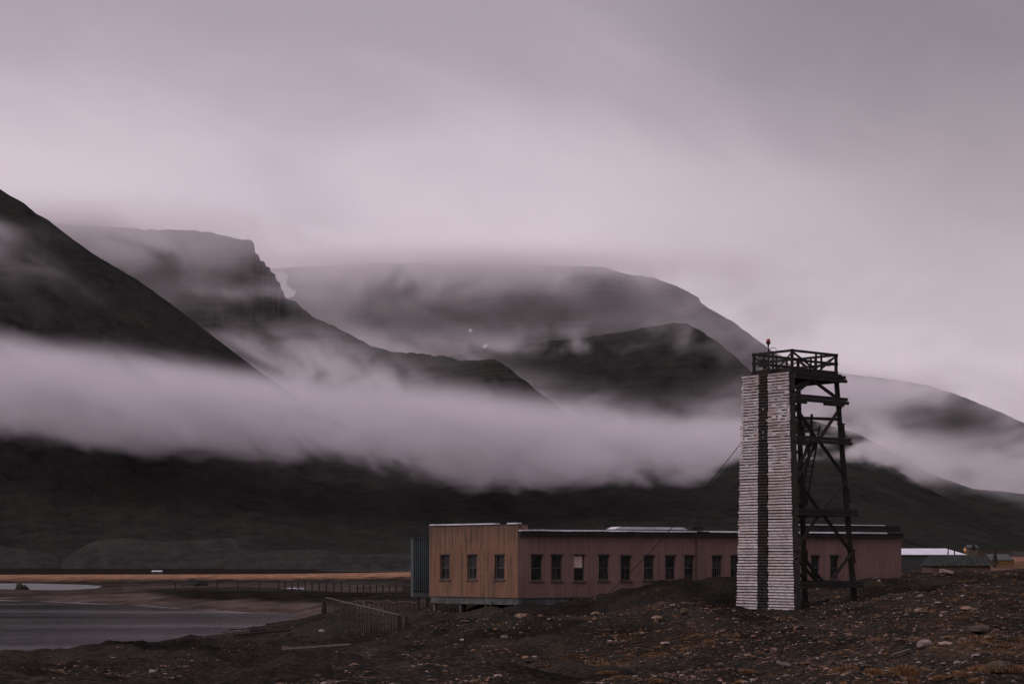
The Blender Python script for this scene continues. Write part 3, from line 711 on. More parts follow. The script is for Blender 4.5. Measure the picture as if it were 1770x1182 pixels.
for k0, k1, dg in ((TA, TB, 'L'), (TA, TC, 'R'), (TB, TD, 'L'), (TC, TD, 'R')):
    mb = MB()
    u = (rr(k1, 0)-rr(k0, 0)).normalized()
    for z, h in zip(ZR, (0.12, 0.11, 0.11)): mb.beam(rr(k0, z)-u*0.10, rr(k1, z)+u*0.12, 0.07, h)
    mb.build('handrail', M_TIMBER, tower)
    mb = MB(); m_ = 0.5
    if dg == 'L': mb.beam(rr(k0, ZR[2]-0.08), rr(k0, ZR[0]).lerp(rr(k1, ZR[0]), 0.40), 0.07, 0.09, up=(0, 1, 0)); mb.beam(rr(k1, ZR[2]-0.1), rr(k1, ZR[0]).lerp(rr(k0, ZR[0]), 0.42)+Z*0.1, 0.06, 0.09, up=(0, 1, 0))
    else:
        mb.beam(rr(k0, ZR[2]-0.05), rr(k0, ZR[0]).lerp(rr(k1, ZR[0]), 0.56), 0.08, 0.10, up=(0, 1, 0))
        mb.beam(rr(k1, ZR[2]-0.05), rr(k0, ZR[0]).lerp(rr(k1, ZR[0]), 0.60), 0.07, 0.10, up=(0, 1, 0)); mb.beam(rr(k1, ZR[2]-0.10)-u*0.15, rr(k0, ZR[0]).lerp(rr(k1, ZR[0]), 0.48), 0.05, 0.08, up=(0, 1, 0))
    mb.build('rail_brace', M_TIMBER, tower)
    for t in (0.54, 0.66) if dg == 'R' else (0.5, 0.74):
        mb = MB(); p = rr(k0, Z1T).lerp(rr(k1, Z1T), t); mb.beam(p, p+Z*0.96, 0.09, 0.07, up=(0, 1, 0)); mb.build('railing_post', M_TIMBER, tower)
for k in (TA, TB, TC, TD):
    mb = MB(); mb.beam(rr(k, Z1T-0.1), rr(k, ZR[2]+0.06), 0.14, 0.14, up=(0, 1, 0)); mb.build('railing_post', M_TIMBER, tower)

# slatted face (A-B side, standing proud of the legs and wider than them)
M_SLAT = mat('flaking_white_paint', None, rough=0.85)
def slat_fn(nb, b):
    g = nb.n('ShaderNodeTexCoord').outputs['Object']; x, y, z = nb.xyz(g)
    v = nb.n('ShaderNodeVertexColor', layer_name='tone'); s = nb.n('ShaderNodeSeparateColor'); nb.put(s.inputs[0], v.outputs[0])
    n = nb.noise(nb.vm('MULTIPLY', g, (2.2, 2.2, 9)), 1.6, 6, 0.7); n2 = nb.noise(nb.vm('MULTIPLY', g, (1, 1, 0.6)), 1.1, 4, 0.6)
    pk = nb.mixc(nb.lin(n2, 0.40, 0.66), (0.62, 0.575, 0.595, 1), (0.48, 0.375, 0.38, 1))
    c = nb.mixc(nb.lin(n, 0.46, 0.68), pk, (0.28, 0.205, 0.195, 1))
    c = nb.mixc(s.outputs[0], (0.12, 0.10, 0.095, 1), c)
    # bare grey weathering towards the top of the face
    nb.put(b.inputs['Base Color'], c); bump(nb, b, n, 0.5, 0.01)
NB_ = NB(M_SLAT.node_tree); slat_fn(NB_, M_SLAT.node_tree.nodes['Principled BSDF'])
def dslat_fn(nb, b):
    g = nb.n('ShaderNodeTexCoord').outputs['Object']; z = nb.xyz(g)[2]
    n = nb.noise(g, 3.0, 5, 0.6)
    c = nb.mixc(nb.lin(n, 0.35, 0.65), (0.016, 0.014, 0.013, 1), (0.042, 0.035, 0.032, 1))
    c = nb.mixc(nb.m('MULTIPLY', nb.smooth(nb.noise(nb.vm('MULTIPLY', g, (0.3, 0.3, 0.55)), 1.0, 2, 0.5), 0.5, 0.6), 0.6), c, (0.045, 0.022, 0.019, 1))
    nb.put(b.inputs['Base Color'], c)
M_DSLAT = mat('dark_stripe_paint', dslat_fn, rough=0.9)
ZS0, ZS1 = fz(1055), fz(640)
nf = (cor(TB, 5)-cor(TA, 5)).normalized(); nface = Vector((nf.y, -nf.x, 0)); nface = nface if nface.y < 0 else -nface
def facept(u, z, off):
    """u: 0 near (right) edge, 1 far (left) edge"""
    wtot = 1.0
    a, b = cor(TA, z), cor(TB, z); t = (z-Z0T)/(Z1T-Z0T)
    left = b+nf*(0.55+0.05*t)-0*nf; right = a-nf*0.02
    return right.lerp(left, u)+nface*off
rows = 81; rnd = random.Random(5)
panels = {'w1': (0.0, 0.44), 'd': (0.455, 0.622), 'w2': (0.635, 1.0)}
for nm, (u0, u1) in panels.items():
    mb = MB(); tones = []
    for r in range(rows):
        z = ZS0+(ZS1-ZS0)*(r+0.5)/rows; pitch = (ZS1-ZS0)/rows
        if nm == 'w2' and r == 0: uu0, uu1 = u0, u1-0.09
        else: uu0, uu1 = u0, u1
        h = pitch*1.0*(0.63 if nm != 'd' else 0.58)*rnd.uniform(0.95, 1.04); dz = rnd.uniform(-0.005, 0.005); tilt = rnd.uniform(-0.008, 0.008)
        top = max(0, (r-44)/37.0)
        js = sorted([uu0]+([rnd.uniform(uu0+0.1, uu1-0.1)] if rnd.random() < 0.25 else [])+[uu1])
        for a_, b_ in zip(js, js[1:]):
            e0 = rnd.uniform(-0.006, 0.006) if a_ == uu0 else 0.003
            e1 = rnd.uniform(-0.012, 0.010) if b_ == uu1 else -0.003
            if nm == 'w2' and b_ == uu1 and top > 0: e1 += rnd.uniform(-0.03, 0.01)*top
            p, q = facept(a_+e0, z+dz, 0.22), facept(b_+e1, z+dz+tilt, 0.22)
            mb.beam(p, q, 0.03, h); tones += [rnd.choice([rnd.uniform(0.75, 1.0), rnd.uniform(0.75, 1.0), rnd.uniform(0.5, 0.8)])*(1-0.35*top*rnd.random())]*8
    # second skin of short filler boards behind the slats, many of them fallen out high up
    if nm != 'd':
        for r in range(44, rows-1):
            z = ZS0+(ZS1-ZS0)*(r+1.0)/rows; k = (r-44)/37.0
            w = u1-u0; cells = 7
            for c_ in range(cells):
                edge = (c_ in (0, cells-1)); 
                if rnd.random() < (0.30 if (edge or rnd.random() < 0.15) else 0.05)*min(1, 0.3+k):
                    a_, b_ = u0+w*c_/cells, u0+w*(c_+1)/cells
                    mb.beam(facept(a_, z, 0.185), facept(b_+0.004, z, 0.185), 0.022, 0.105); tones += [rnd.uniform(0.5, 0.85)]*8
    o = mb.build('white_slat_panel' if nm != 'd' else 'dark_slat_panel', M_SLAT if nm != 'd' else M_DSLAT, tower)
    if nm != 'd':
        ca = o.data.color_attributes.new('tone', 'FLOAT_COLOR', 'POINT'); ca.data.foreach_set('color', np.repeat(np.array(tones, dtype=np.float32), 4))
# vertical battens carrying the slats and dark boarding low down
mb = MB()
for u in (0.01, 0.15, 0.29, 0.43, 0.46, 0.54, 0.61, 0.65, 0.77, 0.88, 0.97):
    mb.beam(facept(u, ZS0+0.03, 0.12), facept(u, ZS1-0.03, 0.12), 0.09, 0.07, up=(0, 1, 0))
mb.build('batten', M_TIMBER, tower)
mb = MB(); 
for r in range(0, rows-1):
    z = ZS0+0.05+(ZS1-ZS0)*(r+0.5)/rows
    if r < 50: mb.beam(facept(0.0, z, 0.03), facept(0.99, z, 0.03), 0.03, 0.13); continue
    for c_ in range(9):
        if rnd.random() > 0.20*min(1, (r-50)/12): mb.beam(facept(0.99*c_/9, z, 0.03), facept(0.99*(c_+1)/9, z, 0.03), 0.03, 0.135)
mb.build('backing_board', M_TIMBER, tower)
mb = MB(); zb_ = min(ground_z(TA.x, TA.y), ground_z(TB.x, TB.y))
mb.beam(facept(0.02, ZS0-0.16, 0.10), facept(0.9, ZS0-0.16, 0.10), 0.14, 0.18); mb.build('sill_beam', M_TIMBER, tower)
# red beacon lamp on its pole, with the control box hung inside the rail
pole = P(1328, 640, TA.y+0.9)
beacon_c = P(1328, 590, TA.y+0.9)
mb = MB(); mb.tube([Vector((pole.x+0.02, pole.y, Z1T)), Vector((pole.x, pole.y, beacon_c.z-0.10))], 0.03); mb.build('beacon_pole', M_TIMBER, tower)
mb = MB(); mb.tube([beacon_c+Z*-0.22, beacon_c+Z*-0.12, beacon_c+Z*-0.10, beacon_c+Z*-0.04], [0.03, 0.06, 0.115, 0.10], 12); bb = mb.build('beacon_base', M_TIMBER, tower)
M_RED = mat('red_glass_lens', None, color=(0.28, 0.012, 0.014), rough=0.25, spec=0.6)
mb = MB(); mb.tube([beacon_c+Z*h for h in (-0.038, 0.02, 0.08, 0.11, 0.125)], [0.085, 0.092, 0.085, 0.06, 0.02], 14); mb.build('beacon_lens', M_RED, tower, True)
bx = P(1319, 628, TA.y+1.3)
mb = MB(); mb.box(bx+Vector((-0.21, -0.15, -0.15)), (0.42, 0, 0), (0, 0.3, 0), (0, 0, 0.27))
mb.box(bx+Vector((-0.23, -0.17, 0.122)), (0.46, 0, 0), (0, 0.34, 0), (0, 0, 0.03)); mb.build('control_box', M_DARK, tower)
mb = MB()
for i in range(6): x = -0.22+0.09*i; mb.beam(bx+Vector((x, 0, 0.16)), bx+Vector((x+0.045, 0, 0.30)), 0.025); mb.beam(bx+Vector((x+0.045, 0, 0.30)), bx+Vector((x+0.09, 0, 0.16)), 0.025)
mb.beam(bx+Vector((-0.24, 0, 0.31)), bx+Vector((0.34, 0, 0.31)), 0.03); mb.build('wire_tray', M_DARK, tower)
def loop(c, r, n=16, sx=1.0, a0=0, a1=2*math.pi):
    return [c+Vector((r*sx*math.cos(a0+(a1-a0)*i/n), 0, r*math.sin(a0+(a1-a0)*i/n))) for i in range(n+1)]
mb = MB(); mb.tube(loop(P(1336, 606, TA.y+0.8), 0.13, sx=1.3, a0=0.2, a1=3.3), 0.014, 5); mb.build('cable', M_DARK, tower); mb = MB(); mb.tube(loop(P(1312, 628, TA.y+0.8), 0.20, sx=0.5, a0=1.9, a1=4.3), 0.012, 5); mb.build('cable', M_DARK, tower); mb = MB(); mb.tube(loop(P(1430, 628, TA.y+2.2), 0.25, sx=0.4, a0=-0.9, a1=1.2), 0.012, 5); mb.build('cable', M_DARK, tower); mb = MB(); mb.tube(loop(P(1345, 624, TA.y+0.8), 0.3, sx=0.7, a0=-1.2, a1=1.5), 0.012, 5); mb.build('cable', M_DARK, tower)
# guy wire down to the left
ga = P(1279, 768, TB.y-0.2); gb = P(1036, 1031, 71.0*K)
gb.z = ground_z(gb.x, gb.y)
pts = [ga.lerp(gb, t)-Z*(0.35*math.sin(math.pi*t)) for t in [i/24 for i in range(25)]]
mb = MB(); mb.tube(pts, 0.018, 5); g = mb.build('guy_wire', M_DARK, tower)
# ================================================================ FENCES
def posts_fence(label, pts, h, n_rails, post_w, spacing, m, group=None, tilt=0.03, railw=0.06):
    """pts: world XY polyline"""
    seg = [Vector((p[0], p[1], 0)) for p in pts]
    tot = sum((b-a).length for a, b in zip(seg, seg[1:])); rnd = random.Random(int(tot*10))
    f = empty('fence', (seg[0].x, seg[0].y, ground_z(seg[0].x, seg[0].y)), label, 'fence', group)
    def at(s):
        for a, b in zip(seg, seg[1:]):
            l = (b-a).length
            if s <= l+1e-6: return a.lerp(b, s/l)
            s -= l
        return seg[-1]
    n = max(2, int(tot/spacing)); tops = []
    for i in range(n+1):
        p = at(tot*i/n); z = ground_z(p.x, p.y); hh = h*rnd.uniform(0.95, 1.08)
        b = Vector((p.x, p.y, z-0.3)); t = Vector((p.x+rnd.uniform(-tilt, tilt)*hh, p.y, z+hh)); tops.append(t)
        mb = MB(); mb.beam(b, t, post_w, post_w, up=(0, 1, 0)); mb.build('post', m, f)
    for k in range(n_rails):
        mb = MB(); fr = 1.0-k*0.42
        q = [Vector((t.x, t.y-post_w*0.55, t.z-0.05-h*(1-fr))) for t in tops]
        for a, b in zip(q, q[1:]): mb.beam(a, b, railw*0.6, railw)
        mb.build('rail', m, f)
    return f
def gxy(px, Yk): return ((px-885)/F*Yk*K, Yk*K)
posts_fence('long dark post and rail fence crossing the flat behind the beach', [gxy(303, 176), gxy(480, 172), gxy(620, 152), gxy(722, 136)], 1.45, 1, 0.14, 3.1, M_DARK, railw=0.11)
posts_fence('low fence with a sagging top rail running to the foot of the metal shed', [gxy(590, 96), gxy(650, 92), gxy(735, 84)], 0.62, 1, 0.10, 1.15, M_REDWOOD)
posts_fence('short low row of dark posts right behind the board fence', [gxy(640, 122), gxy(738, 110)], 0.8, 1, 0.09, 1.9, M_TIMBER)

# leaning board fence (solid at its far end, gappy near the corner)
fp = [(565, 71.5, 1033), (600, 70, 1042), (640, 67, 1051), (680, 63.5, 1061), (703, 61.5, 1065)]
def fence_pt(px):
    Y = lerp_pts([(a, b) for a, b, c in fp], px)*K; return Vector(((px-885)/F*Y, Y, 0))
bf = empty('fence', tuple(fence_pt(565))[:2]+(1.5,), 'leaning fence of upright rusty boards with a pale top rail, solid at its far end', 'fence')
rnd = random.Random(11); px = 566.0
while px < 704:
    p = fence_pt(px); q = fence_pt(px+1.0); Y = p.y
    top = CZ+(HY-lerp_pts([(a, c) for a, b, c in fp], px))/F*Y
    g_ = ground_z(p.x, p.y); wpx = 3.6 if px < 612 else rnd.uniform(2.2, 3.4)
    w = wpx/F*Y; d = (q-p).normalized(); lean = rnd.uniform(-0.05, 0.05)
    tz = top+(rnd.uniform(-0.03, 0.06) if px < 612 else rnd.uniform(-0.05, 0.12))
    mb = MB(); o = Vector((p.x, p.y, g_-0.3)); t_ = Vector((p.x+lean+0.02, p.y+rnd.uniform(-0.03, 0.03), tz))
    mb.hexa([o, o+d*w, o+d*w+Vector((0, .03, 0)), o+Vector((0, .03, 0)), t_, t_+d*w, t_+d*w+Vector((0, .03, 0)), t_+Vector((0, .03, 0))])
    mb.build('board', M_DARK if px < 612 else M_REDWOOD, bf)
    px += wpx-(0.4 if px < 612 else -rnd.uniform(0.8, 3.0))
mb = MB(); q = []
for px in range(563, 692, 8):
    p = fence_pt(px); q.append(Vector((p.x, p.y-0.06, CZ+(HY-lerp_pts([(a, c) for a, b, c in fp], px))/F*p.y+0.03)))
for a, b in zip(q, q[1:]): mb.beam(a, b, 0.05, 0.04)
mb.build('top_rail', M_TIMBER2, bf)
for px in (690, 703):
    mb = MB(); p = fence_pt(px); z = ground_z(p.x, p.y); mb.beam(Vector((p.x, p.y, z-.3)), Vector((p.x, p.y, pz(1064, p.y))), 0.15, 0.15, up=(0, 1, 0)); mb.build('post', M_TIMBER, bf)
mb = MB()
for px in range(618, 668, 5):    # broken lath tips leaning back over the rail
    p = fence_pt(px); z = q[min(len(q)-1, int((px-563)/8))].z; mb.beam(Vector((p.x, p.y+0.3, z-0.25)), Vector((p.x-rnd.uniform(.06, .16), p.y+0.5, z+rnd.uniform(.06, .22))), 0.035, 0.02, up=(0, 1, 0))
mb.build('broken_lath', M_TIMBER2, bf)

# ================================================================ DISTANT HOUSES
def house(label, cat, pxl, pxr, y_eave, y_ridge, y_base, Yk, mw, mr, depth_m=5.0, hip=(0, 0), over=0.2, ridge_px=None, extra=None, name='house'):
    Y = Yk*K; s = Y/F; a, b = P(pxl, 0, Y).x, P(pxr, 0, Y).x
    ze, zr, zb = pz(y_eave, Y), pz(y_ridge, Y), pz(y_base, Y)
    h = empty(name, ((a+b)/2, Y, zb), label, cat)
    mb = MB(); mb.box((a, Y, zb-0.8), (b-a, 0, 0), (0, depth_m, 0), (0, 0, ze-zb+0.8)); mb.build('wall', mw, h)
    mb = MB(); n = 0; r0, r1 = (ridge_px if ridge_px else (pxl+hip[0], pxr-hip[1])); ra, rb = P(r0, 0, Y).x, P(r1, 0, Y).x
    o = over; th = Vector((0, 0, 0.09))
    v = [Vector((a-o, Y-o, ze-0.02)), Vector((b+o, Y-o, ze-0.02)), Vector((b+o, Y+depth_m+o, ze-0.02)), Vector((a-o, Y+depth_m+o, ze-0.02)), Vector((ra, Y+depth_m/2, zr)), Vector((rb, Y+depth_m/2, zr))]
    mb.v += v; mb.f += [(0, 1, 5, 4), (2, 3, 4, 5), (1, 2, 5), (3, 0, 4), (3, 2, 1, 0)]; mb.mi += [0]*5
    mb.build('roof', mr, h)
    return h, a, b, Y, ze, zr, zb
M_WROOF = mat('white_sheet_roof', wood_fn((0.50, 0.48, 0.53), (0.66, 0.63, 0.69), None, 0.6), rough=0.6)
M_WALLD = mat('dark_boarded_wall', wood_fn((0.022, 0.023, 0.022), (0.040, 0.040, 0.038), None, 2), rough=0.9)
M_WALLB = mat('brown_boarded_wall', wood_fn((0.06, 0.037, 0.029), (0.105, 0.062, 0.047), None, 2), rough=0.9)
M_WALLY = mat('ochre_boarded_wall', wood_fn((0.085, 0.050, 0.018), (0.125, 0.070, 0.025), None, 1), rough=0.9)
M_WALLH = mat('dull_ochre_wall', wood_fn((0.05, 0.045, 0.03), (0.09, 0.065, 0.035), None, 1), rough=0.9)
M_WALLP = mat('pink_plaster', wood_fn((0.27, 0.13, 0.10), (0.34, 0.165, 0.13), None, 1), rough=0.9)
M_GROOF = mat('grey_roof_sheet', wood_fn((0.03, 0.031, 0.031), (0.06, 0.06, 0.06), None, 1), rough=0.8)
M_DROOF = mat('mossy_dark_roof', wood_fn((0.014, 0.016, 0.015), (0.036, 0.038, 0.034), None, 1.2), rough=0.95, spec=0.1)
house('low dark building with a broad white metal roof behind the long building', 'building', 1470, 1668, 958, 947, 992, 158, M_WALLD, M_WROOF, 12.0, ridge_px=(1475, 1652), name='building')
hh = house('low brown cabin with a mossy dark roof among rubble on the right', 'cabin', 1612, 1712, 977, 959, 987, 126, M_WALLB, M_DROOF, 5.5, hip=(5, 7), over=0.25, name='cabin')
mb = MB()
for i in range(9):
    x = hh[1]+(hh[2]-hh[1])*(i+0.6)/9.3; mb.beam((x, hh[3]-0.22, hh[4]+0.04), (x+0.05, hh[3]+2.6, hh[5]-0.02), 0.05, 0.04)
mb.build('roof_batten', M_TIMBER, hh[0])
# gable end of the cabin with its dark barge board
mb = MB(); mb.beam((hh[2]+0.28, hh[3]-0.3, hh[4]-0.1), (hh[2]-0.05, hh[3]+2.7, hh[5]+0.06), 0.06, 0.16); mb.build('barge_board', M_DARK, hh[0])
house('small ochre yellow house with a grey roof near the right edge', 'house', 1714, 1753, 967.5, 957, 978, 300, M_WALLY, M_GROOF, 10, hip=(0, 3), name='house')
mb = MB(); 
house('pink walled house cut off by the right edge behind the ochre one', 'house', 1755, 1800, 960.5, 953, 969, 420, M_WALLP, M_DROOF, 12, name='house')
hy = house('tiny ochre hut with a grey roof seen behind the cabin roof', 'hut', 1675, 1691, 946, 941, 962, 260, M_WALLH, M_GROOF, 4, name='hut')
mb = MB(); mb.box((hy[1]+0.5, hy[3]-0.03, hy[6]+1.2), (0.7, 0, 0), (0, 0.05, 0), (0, 0, 1.0)); mb.build('door', M_DARK, hy[0])
# far cabin on the grass flat across the lagoon
hf = house('tiny grey cabin with a pale roof far across the grass flat', 'cabin', 262, 279, 987.2, 985.6, 993.5, 455, M_GROOF, M_ICE, 3.0, over=0.1, name='cabin')
mb = MB(); mb.box((hf[1]+1.0, hf[3]-0.03, hf[6]+0.3), (0.6, 0, 0), (0, 0.05, 0), (0, 0, 0.7)); mb.build('door', M_DARK, hf[0])
# marker post; its orange light is put in as bright colour on the top
mp = empty('marker_post', P(1669, 962, 240*K), 'short marker post with a top coloured as an orange light beside the tiny hut', 'post')
mb = MB(); c = P(1669, 0, 240*K); mb.tube([Vector((c.x, c.y, pz(964, c.y))), Vector((c.x-0.05, c.y, pz(953, c.y)))], 0.16, 8); mb.build('post', M_WALLY, mp)
M_OR = mat('orange_light_colour', None, color=(0.75, 0.38, 0.18), rough=0.6)
mb = MB(); mb.tube([Vector((c.x-0.05, c.y, pz(953, c.y))), Vector((c.x-0.1, c.y, pz(949.5, c.y))), Vector((c.x-0.1, c.y, pz(947, c.y)))], [0.16, 0.26, 0.18], 10); mb.build('top', M_OR, mp)
# utility poles
def upole(label, px0, px1, yb, yt, Yk, w=0.12, arm=0, group=None):
    Y = Yk*K; p = empty('pole', P(px0, yb, Y), label, 'pole', group)
    mb = MB(); mb.tube([P(px0, yb+6, Y), P(px1, yt, Y)], [w, w*0.7], 7); mb.build('shaft', M_TIMBER, p)
    if arm:
        for dy in (3.0, 6.5):
            mb = MB(); c = P(px1, yt+dy, Y); mb.beam(c+Vector((-arm, 0, 0)), c+Vector((arm, 0, 0)), 0.10); mb.build('crossarm', M_TIMBER, p)
    return p
upole('left of two leaning short dark poles in front of the white roof', 1638, 1640, 960, 938, 135, 0.07)
upole('right of two leaning short dark poles in front of the white roof', 1651, 1648, 960, 938, 135, 0.07)
upole('thin tall utility pole beside the ochre house', 1721, 1721, 975, 928, 200, 0.10)
tw = upole('squat dark braced pole with a wide foot right of the brown cabin', 1720, 1720, 972, 945, 170, 0.13)
mb = MB(); 
for dx in (-5, 5): mb.beam(P(1720+dx, 976, 170*K), P(1720, 950, 170*K), 0.12)
mb.build('strut', M_TIMBER, tw)
# pipes and timbers lying on the crest at the right
def lying(name, label, cat, pa, pb, r, m, group=None, box=False, lift=0.0):
    mb = MB(); n = 10; q = []
    for i in range(n+1):
        p = pa.lerp(pb, i/n); q.append(p)
    gz = [ground_z(p.x, p.y) for p in q]
    off = max(g-p.z for g, p in zip(gz, q)) if box else None
    q2 = [Vector((p.x, p.y, g+r*0.8+lift)) for p, g in zip(q, gz)] if not box else [Vector((pa.x, pa.y, gz[0]+r*0.9+lift)), Vector((pb.x, pb.y, gz[-1]+r*0.9+lift))]
    if box: mb.beam(q2[0], q2[1], r*1.6, r*1.2)
    else: mb.tube(q2, r, 7)
    o = mb.build(name, m); c = sum((Vector(v) for v in mb.v), Vector())/len(mb.v); o.location = c
    for v in o.data.vertices: v.co -= c
    return tag(o, label, cat, group)
lying('pipe', 'long rusty pipe lying along the right hand crest, upper of the two', 'pipe', Vector((*gxy(1588, 76), 0)), Vector((*gxy(1800, 84), 0)), 0.08, M_REDWOOD, box=True, lift=0.15)
lying('pipe', 'long grey pipe lying along the right hand crest, lower of the two', 'pipe', Vector((*gxy(1668, 70), 0)), Vector((*gxy(1810, 75), 0)), 0.06, M_TIMBER2, box=True, lift=0.15)
lying('plank', 'long grey plank lying alone on the dark ground below the board fence', 'plank', hit(488, 1129), hit(606, 1120), 0.05, M_TIMBER2, box=True, lift=0.10)
lying('plank', 'pale plank on the slope in front of the brown cabin', 'plank', hit(1626, 993), hit(1646, 998), 0.10, mat('pale_wood', None, color=(0.20, 0.14, 0.115)), box=True, lift=0.1)
lying('timber', 'short grey squared timber half buried at the lower right', 'timber', hit(1543, 1141), hit(1574, 1129), 0.035, M_TIMBER2, box=True, lift=0.03)
lying('log', 'pale driftwood log beside the water on the spit', 'log', hit(352, 1107), hit(430, 1097), 0.09, M_TIMBER2, box=True, lift=0.08)
lying('log', 'dark driftwood log across the brown spit by the water', 'log', hit(405, 1103), hit(500, 1094), 0.08, M_TIMBER, box=True, lift=0.08)
lying('beam', 'pale beam lying beneath the lattice side of the tower', 'beam', hit(1412, 1020), hit(1438, 1018), 0.07, M_BOARDED, box=True, lift=0.05)
lying('log', 'short grey log lying in the stones below the tower foot', 'log', hit(1343, 1152), hit(1368, 1154), 0.03, M_TIMBER2)
st = lying('stake', 'thin dark stake standing upright in the ground left of the long building', 'stake', hit(803, 1122), hit(804, 1122), 0.03, M_TIMBER)
c = hit(803, 1120); bpy.data.objects.remove(st)
mb = MB(); mb.beam(Vector((0, 0, -0.2)), Vector((0.02, 0, 0.42)), 0.07, 0.07, up=(0, 1, 0)); o = mb.build('stake', M_TIMBER); o.location = c; tag(o, 'thin dark stake standing upright in the open ground below the orange end wall', 'stake')
# pale tarpaulin heap behind the far fence
M_TARP = mat('pale_tarp', wood_fn((0.06, 0.065, 0.07), (0.42, 0.45, 0.49), None, 3.0), rough=0.6)
def heap(name, label, cat, c, rx, ry, rz, m, seed, amp=0.35, fr=1.5, kind=None):
    bm = bmesh.new(); bmesh.ops.create_icosphere(bm, subdivisions=3, radius=1)
    for v in bm.verts:
        d = 1+amp*fbm(v.co.x*fr+seed, v.co.y*fr, v.co.z*fr, 3); v.co = Vector((v.co.x*rx*d, v.co.y*ry*d, v.co.z*rz*d))
    me = bpy.data.meshes.new(name); bm.to_mesh(me); bm.free(); me.materials.append(m)
    o = bpy.data.objects.new(name, me); scene.collection.objects.link(o); o.location = c; return tag(o, label, cat, kind=kind)
c = hit(507, 1018); heap('tarpaulin', 'crumpled pale blue tarpaulin spread on the flat behind the far fence', 'tarpaulin', c+Z*0.02, 1.35, 2.5, 0.15, M_TARP, 3, 1.1, 4.5)
c = hit(38, 1019); heap('rock', 'left dark rock standing out of the bright lagoon', 'rock', P(34, 1017.5, 235*K), 0.75, 0.8, 0.85, M_TIMBER, 8, 0.5)
heap('rock', 'right smaller dark rock touching the other in the bright lagoon', 'rock', P(43, 1018, 236*K), 0.55, 0.6, 0.65, M_TIMBER, 4, 0.5)
c = hit(337, 1003); heap('mound', 'rounded dark earth mound on the orange grass flat', 'mound', Vector((P(337, 0, 240*K).x, 240*K, .1)), 2.6, 2.5, 1.65, M_TERR, 6, 0.25)
heap('stump', 'dark leaning stump at the far end of the board fence', 'stump', hit(560, 1062)+Z*0.3, 0.16, 0.18, 0.75, M_TIMBER, 2, 0.4)

# ================================================================ STONES, GRAVEL, GRASS
def stone_fn(base, dark):
    def fn(nb, b):
        g = nb.n('ShaderNodeNewGeometry').outputs['Position']; n = nb.noise(g, 9, 5, 0.6)
        v = nb.n('ShaderNodeVertexColor', layer_name='tone').outputs[0]
        c = nb.mixc(nb.lin(n, 0.35, 0.65), dark, base); nb.put(b.inputs['Base Color'], nb.mixc(1.0, c, v, 'MULTIPLY') if fn.attr else c); bump(nb, b, n, 0.5, 0.02)
    fn.attr = False
    return fn
_f = stone_fn((0.26, 0.17, 0.12, 1), (0.09, 0.06, 0.042, 1)); M_STONE = mat('tan_stone', _f, rough=0.9, spec=0.05)
_f = stone_fn((0.30, 0.24, 0.22, 1), (0.13, 0.10, 0.09, 1)); M_STONE2 = mat('pale_stone', _f, rough=0.9, spec=0.05)
_f = stone_fn((0.085, 0.065, 0.045, 1), (0.035, 0.027, 0.02, 1)); M_STONE3 = mat('dark_mossy_stone', _f, rough=0.9, spec=0.05)
_f = stone_fn((1, 1, 1, 1), (0.45, 0.42, 0.40, 1)); _f.attr = True; M_GRAVEL = mat('mixed_gravel', _f, rough=0.9, spec=0.05)
_ico = {}
def ico(seed, sub=1):
    bm = bmesh.new(); bmesh.ops.create_icosphere(bm, subdivisions=sub, radius=1)
    rn = random.Random(seed); ax = [Vector((rn.gauss(0, 1), rn.gauss(0, 1), rn.gauss(0, 1))).normalized() for _ in range(7)]; dd = [rn.uniform(0.55, 0.9) for _ in ax]
    for v in bm.verts:
        c = v.co.copy()
        for a, d in zip(ax, dd):
            t = c.dot(a)
            if t > d: c -= a*(t-d)
        v.co = c
    vs = [v.co.copy() for v in bm.verts]; fs = [tuple(v.index for v in f.verts) for f in bm.faces]; bm.free(); return vs, fs
SH = [ico(i, 2) for i in range(6)]; SH1 = [ico(20+i, 1) for i in range(8)]
def rock(c, s, m, label, group=None, flat=0.5, seed=0, cat='rock'):
    vs, fs = SH[seed % 6]; a = random.Random(seed*7+1).uniform(0, 6.28); ca, sa = math.cos(a), math.sin(a)
    V = [(s*(v.x*ca-v.y*sa), s*0.8*(v.x*sa+v.y*ca), s*flat*v.z) for v in vs]
    o = mesh_obj('rock', V, fs, m, smooth=False); o.location = c+Z*(s*flat*0.35); return tag(o, label, cat, group)
rock(hit(1696, 1095), 0.30, M_STONE3, 'large flat mossy brown rock on the slope at the far right', seed=3, flat=0.42)
rock(hit(1728, 1162), 0.27, M_STONE3, 'dark rounded rock with orange grass around it in the lower right corner', seed=2, flat=0.45)
rock(hit(1591, 1062), 0.2, M_STONE, 'large tan rock on the slope right of the tower', seed=1, flat=0.5)
rock(hit(1671, 1055), 0.22, M_STONE, 'wide pinkish rock high on the slope at the right', seed=4, flat=0.4)
rock(hit(1598, 1117), 0.15, M_STONE2, 'rounded pale brown rock alone on the right hand slope', seed=5, flat=0.6)
rock(hit(1136, 1072), 0.22, M_STONE, 'bright tan rock on the ridge left of the tower', seed=0, flat=0.4)
rock(hit(556, 1094), 0.20, M_STONE2, 'pale broken rock on the bank below the board fence', seed=2, flat=0.6)
rock(hit(872, 1102), 0.13, M_STONE2, 'pinkish white rock in the dark ground below the orange end wall', seed=1, flat=0.6)
rock(hit(908, 1139), 0.09, M_STONE, 'small orange brown rock alone in the dark foreground', seed=4, flat=0.6)
rock(hit(1184, 1063), 0.20, M_STONE3, 'dull brown pointed rock on the ridge left of the tower', seed=3, flat=0.8)
rock(hit(1030, 1062), 0.22, M_STONE, 'low tan rock on the crest of the stony ridge', seed=5, flat=0.35)
rnd = random.Random(21); k = 0
